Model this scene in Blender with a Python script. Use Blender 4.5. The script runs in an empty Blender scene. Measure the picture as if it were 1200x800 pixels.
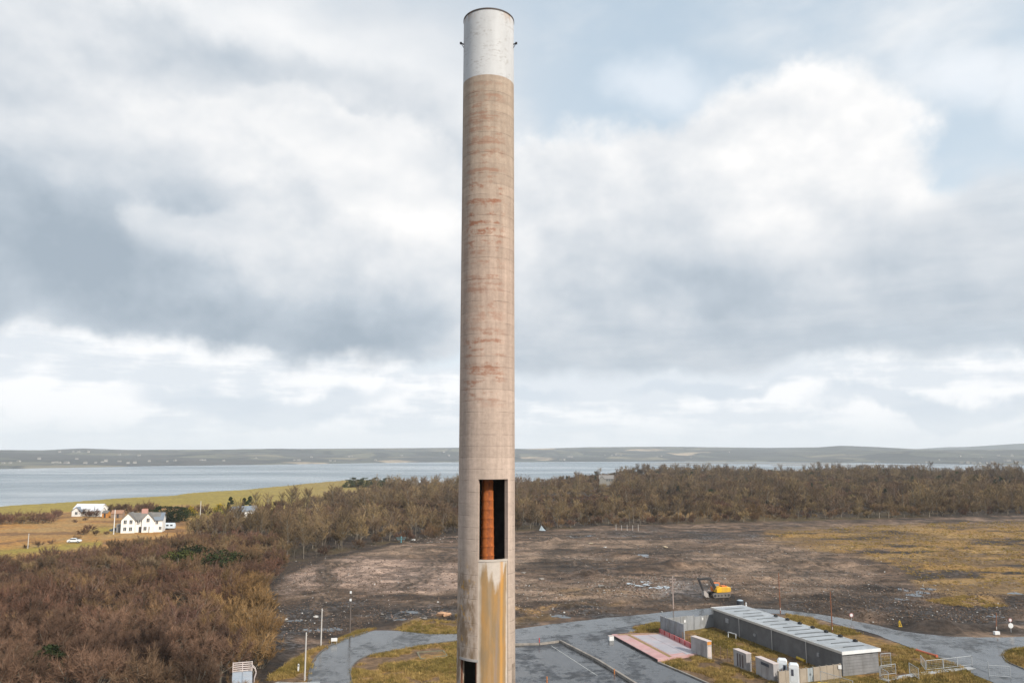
import bpy, bmesh, math, random
import numpy as np
from mathutils import Vector, Matrix

R = math.radians
sc = bpy.context.scene
COL = sc.collection

# ---------------------------------------------------------------- camera
CAM_H = 30.0
LENS = 27.5
FPX = LENS / 36.0 * 1200.0            # focal length in photo pixels
PITCH = math.atan(130.0 / FPX)        # horizon lies 130 px under the photo's centre
cam_d = bpy.data.cameras.new('camera')
cam = bpy.data.objects.new('camera', cam_d)
COL.objects.link(cam)
cam.location = (0, 0, CAM_H)
cam.rotation_euler = (R(90) + PITCH, 0, 0)
cam_d.lens = LENS
cam_d.sensor_width = 36.0
cam_d.clip_start = 0.5
cam_d.clip_end = 40000
sc.camera = cam


def ray(px, py):
    x, y = px - 600.0, 400.0 - py
    cp, sp = math.cos(PITCH), math.sin(PITCH)
    v = Vector((x, -sp * y + cp * FPX, cp * y + sp * FPX))
    return v.normalized()


def G(px, py, z=0.0):
    """ground point (height z) under a photo pixel"""
    d = ray(px, py)
    t = (z - CAM_H) / d.z
    return Vector((d.x * t, d.y * t, z))


def AT(px, py, dist):
    """point on a pixel's ray at a given forward distance"""
    d = ray(px, py)
    t = dist / d.y
    return Vector((d.x * t, dist, CAM_H + d.z * t))


def project(x, y, z=0.0):
    """photo pixel of world points (numpy)"""
    cp, sp = math.cos(PITCH), math.sin(PITCH)
    dz = z - CAM_H
    f = cp * y + sp * dz
    u = -sp * y + cp * dz
    f = np.where(f < 1e-3, 1e-3, f)
    return 600 + FPX * x / f, 400 - FPX * u / f


# ---------------------------------------------------------------- light
SUN_EL, SUN_AZ = 36.0, 138.0          # azimuth measured clockwise from +Y: behind the camera, to the right
wd = bpy.data.worlds.new('World')
sc.world = wd
wd.use_nodes = True
sl = bpy.data.lights.new('sun', 'SUN')
sl.energy = 4.2
sl.angle = R(4.5)
sl.color = (1.0, 0.92, 0.80)
sun = bpy.data.objects.new('sun', sl)
COL.objects.link(sun)
sun.rotation_euler = (R(90 - SUN_EL), 0, R(180 - SUN_AZ) + R(0))
sun.location = (60, -80, 90)
sc.view_settings.view_transform = 'Standard'
sc.view_settings.look = 'None'
sc.view_settings.exposure = 0.2
sc.view_settings.gamma = 1.0
sc.view_settings.use_curve_mapping = False
sc.cycles.use_denoising = True
sc.cycles.max_bounces = 6
sc.cycles.volume_bounces = 2
sc.cycles.diffuse_bounces = 3
sc.cycles.glossy_bounces = 3
sc.cycles.transparent_max_bounces = 8


# ---------------------------------------------------------------- node helper
class NT:
    def __init__(s, tree):
        s.t = tree
        s.x = 0

    def node(s, typ, **kw):
        n = s.t.nodes.new(typ)
        for k, v in kw.items():
            setattr(n, k, v)
        return n

    def put(s, sock, v):
        if isinstance(v, bpy.types.NodeSocket):
            s.t.links.new(v, sock)
        elif v is not None:
            if sock.type == 'RGBA' and not isinstance(v, (int, float)) and len(v) == 3:
                v = (*v, 1)
            sock.default_value = v

    def m(s, op, a, b=None, c=None, clamp=False):
        n = s.node('ShaderNodeMath', operation=op, use_clamp=clamp)
        s.put(n.inputs[0], a)
        s.put(n.inputs[1], b)
        s.put(n.inputs[2], c)
        return n.outputs[0]

    def vm(s, op, a, b=None):
        n = s.node('ShaderNodeVectorMath', operation=op)
        s.put(n.inputs[0], a)
        if b is not None:
            s.put(n.inputs['Scale'] if op == 'SCALE' else n.inputs[1], b)
        return n.outputs[0]

    def mix(s, fac, a, b, blend='MIX'):
        n = s.node('ShaderNodeMix', data_type='RGBA', blend_type=blend)
        s.put(n.inputs[0], fac)
        s.put(n.inputs[6], a)
        s.put(n.inputs[7], b)
        return n.outputs[2]

    def noise(s, vec, scale=1.0, detail=4.0, rough=0.5, out=0, lac=2.0):
        n = s.node('ShaderNodeTexNoise')
        n.noise_dimensions = '3D'
        if vec is not None:
            s.put(n.inputs['Vector'], vec)
        s.put(n.inputs['Scale'], scale)
        s.put(n.inputs['Detail'], detail)
        s.put(n.inputs['Roughness'], rough)
        s.put(n.inputs['Lacunarity'], lac)
        return n.outputs[out]

    def mapr(s, v, a, b, c=0.0, d=1.0, smooth=False):
        n = s.node('ShaderNodeMapRange', interpolation_type='SMOOTHSTEP' if smooth else 'LINEAR')
        for i, q in enumerate((v, a, b, c, d)):
            s.put(n.inputs[i], q)
        return n.outputs[0]

    def ramp(s, fac, stops, mode='LINEAR'):
        n = s.node('ShaderNodeValToRGB')
        cr = n.color_ramp
        cr.interpolation = mode
        while len(cr.elements) > 1:
            cr.elements.remove(cr.elements[-1])
        cr.elements[0].position = stops[0][0]
        cr.elements[0].color = (*stops[0][1], 1)
        for p, c in stops[1:]:
            e = cr.elements.new(p)
            e.color = (*c, 1)
        s.put(n.inputs[0], fac)
        return n.outputs[0]

    def sep(s, v):
        n = s.node('ShaderNodeSeparateXYZ')
        s.put(n.inputs[0], v)
        return n.outputs

    def comb(s, x, y, z):
        n = s.node('ShaderNodeCombineXYZ')
        for i, q in enumerate((x, y, z)):
            s.put(n.inputs[i], q)
        return n.outputs[0]


# ---------------------------------------------------------------- sky: pale Nishita blue under broken cloud
def build_sky():
    t = wd.node_tree
    t.nodes.clear()
    n = NT(t)
    out = n.node('ShaderNodeOutputWorld')
    bg = n.node('ShaderNodeBackground')
    bg.inputs[1].default_value = 0.101
    t.links.new(bg.outputs[0], out.inputs[0])
    sky = n.node('ShaderNodeTexSky', sky_type='NISHITA')
    sky.sun_disc = False
    sky.sun_elevation = R(SUN_EL)
    sky.sun_rotation = R(SUN_AZ)
    sky.altitude = 50
    tc = n.node('ShaderNodeTexCoord').outputs['Generated']
    x, y, z = n.sep(tc)[:3]
    az = n.m('MULTIPLY', n.m('ARCTAN2', x, y), 57.2958)
    el = n.m('MULTIPLY', n.m('ARCSINE', z), 57.2958)

    # billow warp (direction space)
    w_big = n.noise(tc, 5.0, 7.0, 0.56, 1)
    wx, wy, wz = n.sep(w_big)[:3]
    u = n.m('ADD', az, n.m('MULTIPLY', n.m('SUBTRACT', wx, 0.5), 11.0))
    v = n.m('ADD', el, n.m('MULTIPLY', n.m('SUBTRACT', wy, 0.5), 9.0))
    fine = n.noise(tc, 13.0, 8.0, 0.6)
    soft = n.noise(n.vm('MULTIPLY', tc, (1.0, 1.0, 2.2)), 3.2, 6.0, 0.52)
    streak = n.noise(n.vm('MULTIPLY', tc, (1.0, 1.0, 6.0)), 4.5, 7.0, 0.58)

    def deg(px, py):
        d = ray(px, py)
        return math.degrees(math.atan2(d.x, d.y)), math.degrees(math.asin(d.z))

    def ell(px, py, rx, ry, uu=None, vv=None):
        cx, cy = deg(px, py)
        a = n.m('DIVIDE', n.m('SUBTRACT', uu or u, cx), rx / 16.0)
        b = n.m('DIVIDE', n.m('SUBTRACT', vv or v, cy), ry / 16.0)
        return n.m('SUBTRACT', 1.0, n.m('SQRT', n.m('ADD', n.m('MULTIPLY', a, a), n.m('MULTIPLY', b, b))))

    def union(es):
        o = es[0]
        for e in es[1:]:
            o = n.m('SMOOTH_MAX', o, e, 0.12)
        return o

    def blob(px, py, rx, ry, amp):
        e = ell(px, py, rx, ry)
        return n.m('MULTIPLY', n.mapr(e, 0.0, 1.0, 0.0, 1.0, True), amp)

    def add(*a):
        o = a[0]
        for q in a[1:]:
            o = n.m('ADD', o, q)
        return o

    def hgt(py):
        return deg(600, py)[1]

    def cloudcol(b):
        return n.ramp(b, [(0.0, (3.3, 3.95, 4.65)), (0.3, (4.6, 5.2, 5.85)), (0.62, (6.6, 6.9, 7.25)),
                          (1.0, (9.1, 9.0, 8.9))])

    # lit tops and shaded undersides of the billows: height difference towards the light
    bil_a = n.noise(n.vm('MULTIPLY', tc, (1.0, 1.0, 1.5)), 5.0, 6.0, 0.5)
    bil_b = n.noise(n.vm('MULTIPLY', n.vm('ADD', tc, (0.016, -0.006, 0.026)), (1.0, 1.0, 1.5)), 5.0, 4.0, 0.5)
    relief = n.m('MULTIPLY', n.m('SUBTRACT', bil_a, bil_b), 1.15)
    fz = n.m('SUBTRACT', fine, 0.5)
    sz = n.m('SUBTRACT', soft, 0.5)
    # clear air: Nishita blue with a pale veil
    pale = n.ramp(n.mapr(el, 0.0, 50.0), [(0.0, (8.2, 8.6, 9.0)), (0.3, (6.3, 7.3, 8.1)), (0.62, (5.1, 6.2, 7.2)), (1.0, (3.6, 4.9, 6.3))])
    col = n.mix(0.82, sky.outputs[0], pale)

    # thin high veil over the left and the middle, and everywhere else in patches
    veil = add(blob(180, 20, 520, 190, 1.0), blob(520, 120, 330, 260, 0.75), n.mapr(soft, 0.42, 0.75, 0.0, 0.8))
    vb = add(0.72, n.m('MULTIPLY', sz, 1.1), blob(200, 20, 300, 70, 0.3), blob(40, 130, 260, 110, -0.22))
    col = n.mix(n.mapr(veil, 0.1, 1.0, 0.0, 0.9, True), col, cloudcol(vb))
    # loose small clouds in the blue gap
    lo = union([ell(1130, 85, 45, 32), ell(795, 90, 60, 35), ell(1195, 100, 30, 40)])
    col = n.mix(n.mapr(lo, -0.5, 0.7, 0.0, 0.6, True), col, (8.0, 8.4, 8.9))

    # general broken cloud, all round (it fades out where the named clouds of the view stand)
    gen = n.noise(n.vm('MULTIPLY', tc, (1.0, 1.0, 1.9)), 2.1, 8.0, 0.55)
    outside = n.m('MAXIMUM', n.mapr(n.m('ABSOLUTE', az), 36.0, 52.0, 0, 1, True), n.mapr(el, 33.0, 46.0, 0, 1, True))
    gm = n.m('MULTIPLY', n.mapr(gen, 0.42, 0.56, 0, 0.95, True), outside)
    col = n.mix(gm, col, cloudcol(add(0.55, n.m('MULTIPLY', fz, 0.9), n.m('MULTIPLY', n.m('SUBTRACT', 0.55, gen), 2.0))))

    # big right-hand cumulus
    c1 = union([ell(800, 245, 170, 95), ell(925, 165, 130, 75), ell(960, 220, 105, 85), ell(700, 265, 120, 100),
                ell(880, 330, 280, 95), ell(1090, 335, 150, 50), ell(640, 330, 120, 110), ell(640, 230, 70, 60)])
    c1 = add(c1, n.m('MULTIPLY', fz, 0.5))
    m1 = n.mapr(c1, -0.12, 0.24, 0, 1, True)
    b1 = add(n.mapr(el, hgt(445), hgt(150), 0.22, 0.80, True), n.m('MULTIPLY', fz, 0.5), n.m('MULTIPLY', sz, 0.55), relief,
             blob(940, 230, 190, 110, 0.24), blob(690, 400, 260, 90, -0.06), blob(1000, 330, 160, 60, 0.05),
             blob(610, 330, 60, 110, 0.2), n.m('MULTIPLY', n.mapr(c1, 0.02, 0.40, 0.12, 0.0, True), n.mapr(el, hgt(380), hgt(280), 0, 1, True)))
    col = n.mix(m1, col, cloudcol(b1))
    # right-hand dark shelf
    c2 = union([ell(1010, 385, 330, 55), ell(1195, 285, 75, 75), ell(1230, 340, 200, 90), ell(720, 400, 170, 48)])
    c2 = add(c2, n.m('MULTIPLY', fz, 0.22))
    m2 = n.mapr(c2, -0.12, 0.5, 0, 0.85, True)
    b2 = add(0.37, n.m('MULTIPLY', relief, 0.5), n.m('MULTIPLY', n.m('SUBTRACT', streak, 0.5), 0.75), n.m('MULTIPLY', fz, 0.35), n.mapr(el, hgt(430), hgt(330), -0.1, 0.12))
    col = n.mix(m2, col, cloudcol(b2))

    # big left-hand cloud
    c3 = union([ell(60, 280, 330, 175), ell(320, 290, 230, 150), ell(440, 215, 130, 120), ell(420, 385, 170, 58),
                ell(180, 150, 300, 120), ell(480, 300, 90, 110)])
    c3 = add(c3, n.m('MULTIPLY', fz, 0.28))
    m3 = n.mapr(c3, -0.08, 0.24, 0, 1, True)
    b3 = add(0.53, n.m('MULTIPLY', fz, 0.5), n.m('MULTIPLY', sz, 0.6), relief,
             blob(30, 285, 280, 120, -0.44), blob(290, 375, 330, 62, -0.42), blob(350, 200, 150, 70, 0.30),
             blob(480, 250, 130, 100, 0.42), blob(250, 270, 130, 38, 0.30), blob(440, 410, 140, 50, -0.22),
             blob(160, 120, 200, 60, 0.16), blob(330, 290, 140, 30, 0.12))
    col = n.mix(m3, col, cloudcol(b3))

    # brighter towers standing in front of the left-hand cloud
    def tower(es, lo_py, hi_py, amt, b0):
        c = n.m('ADD', union(es), n.m('MULTIPLY', fz, 0.85))
        m = n.m('MULTIPLY', n.mapr(c, -0.14, 0.34, 0, 1, True), n.mapr(el, hgt(lo_py), hgt(hi_py), 0, amt, True))
        b = add(b0, n.m('MULTIPLY', relief, 1.0), n.m('MULTIPLY', sz, 0.4), n.mapr(c, 0.0, 0.45, 0.05, 0.0, True))
        return m, cloudcol(b)
    for es, lo_py, hi_py, amt, b0 in (
            ([ell(245, 275, 95, 40), ell(190, 262, 70, 34), ell(325, 300, 70, 24)], 325, 275, 0.75, 0.66),
            ([ell(440, 205, 95, 55), ell(370, 170, 80, 36), ell(500, 235, 60, 60), ell(505, 320, 45, 60)], 345, 235, 0.85, 0.84),
            ([ell(250, 145, 90, 32), ell(330, 130, 60, 26)], 190, 140, 0.6, 0.8)):
        m_, k_ = tower(es, lo_py, hi_py, amt, b0)
        col = n.mix(m_, col, k_)

    # bright break under the cloud bases, with small far clouds in rows down to the horizon
    lowm = n.mapr(n.m('ADD', el, n.m('ADD', n.m('MULTIPLY', fz, 2.0), n.m('MULTIPLY', n.m('SUBTRACT', wy, 0.5), 5.0))),
                  hgt(418), hgt(446), 0.0, 1.0, True)
    lowleft = n.mapr(ell(120, 432, 330, 52), -0.1, 0.35, 0, 1, True)
    lowm = n.m('MAXIMUM', lowm, n.m('MULTIPLY', lowleft, 0.97))
    lowcol = n.mix(n.mapr(n.m('ADD', streak, n.m('MULTIPLY', fz, 0.5)), 0.42, 0.60, 0, 0.9, True),
                   (9.1, 9.15, 9.25), (6.7, 7.2, 7.75))
    lowcol = n.mix(n.mapr(n.m('ADD', union([ell(300, 462, 160, 22), ell(830, 448, 100, 12), ell(630, 456, 60, 14), ell(1080, 470, 120, 14)]), n.m('MULTIPLY', fz, 0.6)), -0.1, 0.5, 0, 0.75, True),
                   lowcol, (5.9, 6.55, 7.25))
    lowcol = n.mix(n.mapr(el, 3.2, 0.2, 0, 0.8, True), lowcol, (7.9, 8.35, 8.75))
    col = n.mix(lowm, col, lowcol)
    # under the horizon
    col = n.mix(n.mapr(el, -0.5, -4.0), col, (2.0, 2.0, 2.0))
    t.links.new(col, bg.inputs[0])


build_sky()
wd.cycles.sampling_method = 'MANUAL'
wd.cycles.sample_map_resolution = 256

# ---------------------------------------------------------------- numpy noise
def vnoise(x, y, seed=0):
    xi = np.floor(x).astype(np.int64)
    yi = np.floor(y).astype(np.int64)
    fx, fy = x - xi, y - yi
    fx = fx * fx * (3 - 2 * fx)
    fy = fy * fy * (3 - 2 * fy)

    def h(i, j):
        k = (i * 374761393 + j * 668265263 + seed * 974634777) & 0x7fffffff
        k = ((k ^ (k >> 13)) * 1274126177) & 0x7fffffff
        k = k ^ (k >> 16)
        return (k & 0xffff) / 65535.0
    a, b, c, d = h(xi, yi), h(xi + 1, yi), h(xi, yi + 1), h(xi + 1, yi + 1)
    return (a * (1 - fx) + b * fx) * (1 - fy) + (c * (1 - fx) + d * fx) * fy


def fbm(x, y, octv=4, seed=0, gain=0.5):
    s, a, tot = 0, 1.0, 0
    for o in range(octv):
        s = s + a * vnoise(x * 2 ** o, y * 2 ** o, seed + o * 17)
        tot += a
        a *= gain
    return s / tot


def sst(a, b, x):
    t = np.clip((x - a) / (b - a), 0, 1)
    return t * t * (3 - 2 * t)


def inpoly(x, y, poly):
    ins = np.zeros(x.shape, bool)
    n = len(poly)
    for i in range(n):
        x1, y1 = poly[i][0], poly[i][1]
        x2, y2 = poly[(i + 1) % n][0], poly[(i + 1) % n][1]
        c = ((y1 > y) != (y2 > y)) & (x < (x2 - x1) * (y - y1) / (y2 - y1 + 1e-12) + x1)
        ins ^= c
    return ins


def polydist(x, y, poly, closed=True):
    d = np.full(x.shape, 1e9)
    n = len(poly)
    for i in range(n if closed else n - 1):
        ax, ay = poly[i][0], poly[i][1]
        bx, by = poly[(i + 1) % n][0], poly[(i + 1) % n][1]
        vx, vy = bx - ax, by - ay
        L = vx * vx + vy * vy + 1e-9
        t = np.clip(((x - ax) * vx + (y - ay) * vy) / L, 0, 1)
        d = np.minimum(d, np.hypot(x - ax - t * vx, y - ay - t * vy))
    return d


# ---------------------------------------------------------------- materials
MAT = {}


def mat(name, rgb, rough=0.8, var=0.15, vscale=2.0, metal=0.0, bump=0.0, bscale=20.0, spec=0.4, dirt=None, dscale=0.6, damt=0.5,
        coords='Object'):
    if name in MAT:
        return MAT[name]
    m = bpy.data.materials.new(name)
    m.use_nodes = True
    t = m.node_tree
    n = NT(t)
    b = t.nodes['Principled BSDF']
    tc = n.node('ShaderNodeTexCoord').outputs[coords]
    k = n.mapr(n.noise(tc, vscale, 6.0, 0.6), 0.25, 0.75, 1 - var, 1 + var)
    c = n.vm('SCALE', tuple(rgb), k)
    if dirt:
        d = n.mapr(n.noise(n.vm('MULTIPLY', tc, (1.0, 1.0, 0.35)), dscale, 7.0, 0.65), 0.47, 0.68, 0, damt, True)
        c = n.mix(d, c, dirt)
    t.links.new(c, b.inputs['Base Color'])
    b.inputs['Roughness'].default_value = rough
    b.inputs['Metallic'].default_value = metal
    b.inputs['Specular IOR Level'].default_value = spec
    if bump:
        bp = n.node('ShaderNodeBump')
        bp.inputs['Strength'].default_value = bump
        bp.inputs['Distance'].default_value = 0.05
        t.links.new(n.noise(tc, bscale, 5.0, 0.6), bp.inputs['Height'])
        t.links.new(bp.outputs[0], b.inputs['Normal'])
    MAT[name] = m
    return m


# ---------------------------------------------------------------- object helpers
def link(o, parent=None):
    COL.objects.link(o)
    if parent is not None:
        o.parent = parent
    return o


def tag(o, label=None, cat=None, group=None, kind=None):
    if label:
        o['label'] = label
    if cat:
        o['category'] = cat
    if group:
        o['group'] = group
    if kind:
        o['kind'] = kind
    return o


def thing(name, label, cat, loc=(0, 0, 0), rz=0.0, group=None):
    o = bpy.data.objects.new(name, None)
    o.empty_display_size = 0.2
    COL.objects.link(o)
    o.location = loc
    o.rotation_euler = (0, 0, rz)
    return tag(o, label, cat, group)


class MB:
    """collects simple shapes into one mesh"""

    def __init__(s):
        s.v, s.f = [], []

    def add(s, vs, fs):
        o = len(s.v)
        s.v += [tuple(p) for p in vs]
        s.f += [tuple(i + o for i in q) for q in fs]
        return s

    def box(s, c, size, rz=0.0, rx=0.0, ry=0.0):
        M = Matrix.Translation(Vector(c)) @ Matrix.Rotation(rz, 4, 'Z') @ Matrix.Rotation(ry, 4, 'Y') @ Matrix.Rotation(rx, 4, 'X')
        hx, hy, hz = size[0] / 2, size[1] / 2, size[2] / 2
        vs = [M @ Vector((a * hx, b * hy, d * hz)) for d in (-1, 1) for a, b in ((-1, -1), (1, -1), (1, 1), (-1, 1))]
        return s.add(vs, [(3, 2, 1, 0), (4, 5, 6, 7), (0, 1, 5, 4), (1, 2, 6, 5), (2, 3, 7, 6), (3, 0, 4, 7)])

    def prism(s, poly, z0, z1):
        n = len(poly)
        vs = [(p[0], p[1], z0) for p in poly] + [(p[0], p[1], z1) for p in poly]
        return s.add(vs, [tuple(range(n - 1, -1, -1)), tuple(range(n, 2 * n))] +
                     [(i, (i + 1) % n, n + (i + 1) % n, n + i) for i in range(n)])

    def side(s, prof, x0, x1, axis='x'):
        """profile (a,b) extruded along x (a=y,b=z) or y (a=x,b=z)"""
        n = len(prof)
        if axis == 'x':
            vs = [(x0, a, b) for a, b in prof] + [(x1, a, b) for a, b in prof]
        else:
            vs = [(a, x0, b) for a, b in prof] + [(a, x1, b) for a, b in prof]
        return s.add(vs, [tuple(range(n - 1, -1, -1)), tuple(range(n, 2 * n))] +
                     [(i, (i + 1) % n, n + (i + 1) % n, n + i) for i in range(n)])

    def tube(s, p0, p1, r0, r1=None, seg=8, cap=True):
        r1 = r0 if r1 is None else r1
        p0, p1 = Vector(p0), Vector(p1)
        d = (p1 - p0).normalized()
        a = d.orthogonal().normalized()
        b = d.cross(a)
        vs = []
        for p, r in ((p0, r0), (p1, r1)):
            for i in range(seg):
                t = 2 * math.pi * i / seg
                vs.append(p + (a * math.cos(t) + b * math.sin(t)) * r)
        fs = [(i, (i + 1) % seg, seg + (i + 1) % seg, seg + i) for i in range(seg)]
        if cap:
            fs += [tuple(range(seg - 1, -1, -1)), tuple(range(seg, 2 * seg))]
        return s.add(vs, fs)

    def path(s, pts, r, seg=6):
        for a, b in zip(pts[:-1], pts[1:]):
            s.tube(a, b, r, r, seg)
        return s

    def mesh(s, name):
        me = bpy.data.meshes.new(name)
        me.from_pydata(s.v, [], s.f)
        me.update()
        bm = bmesh.new()
        bm.from_mesh(me)
        bmesh.ops.recalc_face_normals(bm, faces=bm.faces)
        bm.to_mesh(me)
        bm.free()
        return me

    def build(s, name, m, parent=None, smooth=False, bevel=0.0):
        me = s.mesh(name)
        me.materials.append(m)
        if smooth:
            me.polygons.foreach_set('use_smooth', [True] * len(me.polygons))
        o = link(bpy.data.objects.new(name, me), parent)
        if bevel:
            b = o.modifiers.new('bevel', 'BEVEL')
            b.width = bevel
            b.segments = 2
            b.limit_method = 'ANGLE'
        return o


def copy_tree(o, parent=None):
    c = o.copy()
    COL.objects.link(c)
    if parent is not None:
        c.parent = parent
    for ch in o.children:
        copy_tree(ch, c)
    return c


def np_mesh(name, verts, faces, m, cols=None, smooth=True):
    """grid-like mesh from numpy arrays (quads)"""
    me = bpy.data.meshes.new(name)
    me.vertices.add(len(verts))
    me.vertices.foreach_set('co', verts.astype(np.float32).ravel())
    k = faces.shape[1]
    me.loops.add(faces.size)
    me.loops.foreach_set('vertex_index', faces.astype(np.int32).ravel())
    me.polygons.add(len(faces))
    me.polygons.foreach_set('loop_start', np.arange(0, faces.size, k, dtype=np.int32))
    me.polygons.foreach_set('loop_total', np.full(len(faces), k, dtype=np.int32))
    me.update(calc_edges=True)
    if cols is not None:
        a = me.color_attributes.new('Col', 'FLOAT_COLOR', 'POINT')
        a.data.foreach_set('color', cols.astype(np.float32).ravel())
    if smooth:
        me.polygons.foreach_set('use_smooth', np.ones(len(faces), bool))
    me.materials.append(m)
    return me


# ---------------------------------------------------------------- plan of the place, read off the photograph's ground
def PW(pts, z=0.0):
    return [tuple(G(a, b, z)[:2]) for a, b in pts]


SEA_Z = -9.0
# the wood's front edge (px, py on the ground)
EDGE = [(-300, 850), (300, 850), (303, 800), (309, 765), (316, 735), (312, 712), (308, 692), (330, 671), (380, 652), (440, 639),
        (540, 627), (620, 622), (700, 617), (800, 614), (900, 611), (1000, 609), (1200, 606), (1500, 600)]
# back of the wood: field on the left, coast on the right
BACK = [(-300, 672), (0, 668), (60, 660), (100, 654), (160, 643), (215, 637), (232, 618), (250, 610), (300, 602), (350, 593), (400, 584),
        (425, 577), (470, 570), (560, 568), (640, 565), (700, 559), (1500, 557)]
# coast: azimuth pixel -> range in metres
COAST = [(-900, 520), (-300, 530), (0, 560), (200, 670), (330, 820), (400, 960), (430, 960), (470, 860), (540, 830), (640, 900), (690, 1010),
         (800, 1080), (1000, 1060), (1200, 1080), (1500, 1100), (2600, 1100)]


def interp(tab, x):
    xs, ys = zip(*tab)
    return np.interp(x, xs, ys)


def az_px(x, y):
    """pixel column of a ground direction at the horizon"""
    a = np.clip(np.arctan2(x, y), -1.35, 1.35)
    return 600 + FPX / math.cos(PITCH) * np.tan(a)


ROAD_LEFT = [(363, 830), (362, 800), (363, 785), (370, 770), (384, 758), (405, 748), (432, 740), (445, 738), (470, 739), (500, 743),
             (540, 743), (600, 736), (600, 752), (540, 750), (500, 755), (470, 761), (435, 766), (416, 775), (410, 787), (413, 800), (420, 830)]
ROAD_MAIN = [(590, 739), (640, 732), (700, 725), (760, 719), (800, 715), (850, 711), (900, 713), (960, 719), (1020, 731), (1060, 740),
             (1100, 745), (1150, 747), (1200, 746), (1260, 743), (1260, 757), (1200, 757), (1180, 761), (1174, 768), (1180, 776), (1210, 788),
             (1260, 800), (1260, 830), (1160, 800), (1120, 778), (1080, 764), (1050, 752), (1020, 741), (985, 733), (960, 725), (920, 719),
             (870, 718), (830, 722), (770, 729), (742, 733), (700, 740), (650, 746), (590, 752)]
YARD = [(596, 742), (640, 738), (700, 735), (745, 731), (740, 736), (752, 739), (715, 743), (771, 774), (800, 787), (845, 806), (900, 850), (560, 850), (590, 800)]

print('plan ready')

# ---------------------------------------------------------------- terrain
PUDDLES = [(1080, 694, 6, 2.2), (1088, 690, 6, 1.6), (1059, 691, 5, 1.6), (1072, 697, 12, 1.5), (1057, 702, 6, 1.2), (309, 765, 2.2, 9), (360, 738, 6, 1.8), (378, 738, 12, 1.6),
           (393, 736.5, 8, 1.6), (657, 722, 9, 2.0), (1190, 695, 6, 1.5), (345, 727, 9, 1.3), (680, 628, 18, 1.2), (740, 628, 10, 0.8), (482, 717, 10, 1.2),
           (1120, 707, 5, 1.0), (1165, 722, 12, 1.2), (752, 654, 10, 1.6), (470, 726, 6, 1.2)]
W_ROADS = [PW(ROAD_LEFT), PW(ROAD_MAIN), PW(YARD)]
COMPOUND = PW([(705, 728), (775, 722), (840, 708), (1040, 745), (1110, 790), (1130, 840), (840, 840), (700, 770)])


def smooth_coast(azp):
    return interp(COAST, azp)


def terrain(x, y, bumps=True):
    r = np.hypot(x, y)
    azp = az_px(x, y)
    front = y > 0
    coast = np.where(front, smooth_coast(azp), np.where(x < 0, 520.0, 1100.0))
    coast = coast + (fbm(x / 60, y / 60, 3, 5) - 0.5) * 40
    z = np.zeros_like(r)
    ridge = 3.6 * sst(620, 760, azp) * sst(330, 880, r) * (0.75 + 0.5 * fbm(x / 160, y / 160, 3, 9))
    z += np.where(front, ridge, 0)
    z += -3.0 * sst(340, 900, r) * (1 - sst(560, 700, azp))
    z += (fbm(x / 95, y / 95, 3, 3) - 0.5) * 5.0 * sst(330, 520, r) * np.where(azp > 400, 1.0, 0.4)
    if bumps:
        px, py = project(x, y)
        site = (py > interp(EDGE, px)) & (px > 290) & front
        d = np.full(r.shape, 1e9)
        near = (r < 420) & front
        for p in W_ROADS + [COMPOUND]:
            q = polydist(x[near], y[near], p)
            q[inpoly(x[near], y[near], p)] = 0
            d[near] = np.minimum(d[near], q)
        k = sst(0.8, 6.0, d) * np.where(site, 1.0, 0.4) * sst(420, 330, r)
        b = (fbm(x / 11, y / 11, 3, 21) - 0.5) * 0.6 + (fbm(x / 2.6, y / 2.6, 3, 31) - 0.5) * 0.30 + (fbm(x / 1.2, y / 1.2, 2, 33) - 0.5) * 0.24
        heap = np.maximum(0, fbm(x / 5, y / 5, 2, 41) - 0.60) * 2.0
        for (ax, ay, bx, by) in PUDDLES:
            q = np.sqrt(((px - ax) / bx) ** 2 + ((py - ay) / by) ** 2)
            k = k * np.where(front, sst(1.35, 2.6, q), 1.0)
        z += (b + heap) * k
        # spoil bank behind the road on the right
        for (ax, ay, bx, by, w, h) in ((955, 708, 1090, 735, 2.5, 0.8), (1090, 735, 1180, 735, 2.5, 0.6), (905, 655, 1040, 668, 3.0, 0.9),
                                       (640, 632, 790, 664, 3.5, 0.8), (690, 672, 850, 660, 3.0, 0.8)):
            a_, b_ = G(ax, ay), G(bx, by)
            dd = polydist(x[near], y[near], [a_, b_], False)
            z[near] += h * np.exp(-(dd / w) ** 2) * (0.5 + fbm(x[near] / 3, y[near] / 3, 3, 55)) * sst(0.8, 4, d[near])
    fall = sst(-14, 10, r - coast)
    z = z * (1 - fall) + fall * (-14.0)
    return z


def zt(x, y):
    return float(terrain(np.array([float(x)]), np.array([float(y)]))[0])


C_MUD = np.array([0.112, 0.072, 0.048])
C_DARK = np.array([0.026, 0.018, 0.013])
C_PINK = np.array([0.262, 0.184, 0.142])
C_LIGHT = np.array([0.190, 0.132, 0.092])
C_OCHRE = np.array([0.285, 0.165, 0.052])
C_STRAW = np.array([0.340, 0.225, 0.095])
C_MOSS = np.array([0.185, 0.126, 0.030])
C_LITTER = np.array([0.045, 0.031, 0.022])
C_FIELD = np.array([0.270, 0.202, 0.036])
C_RUST = np.array([0.340, 0.170, 0.045])

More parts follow.
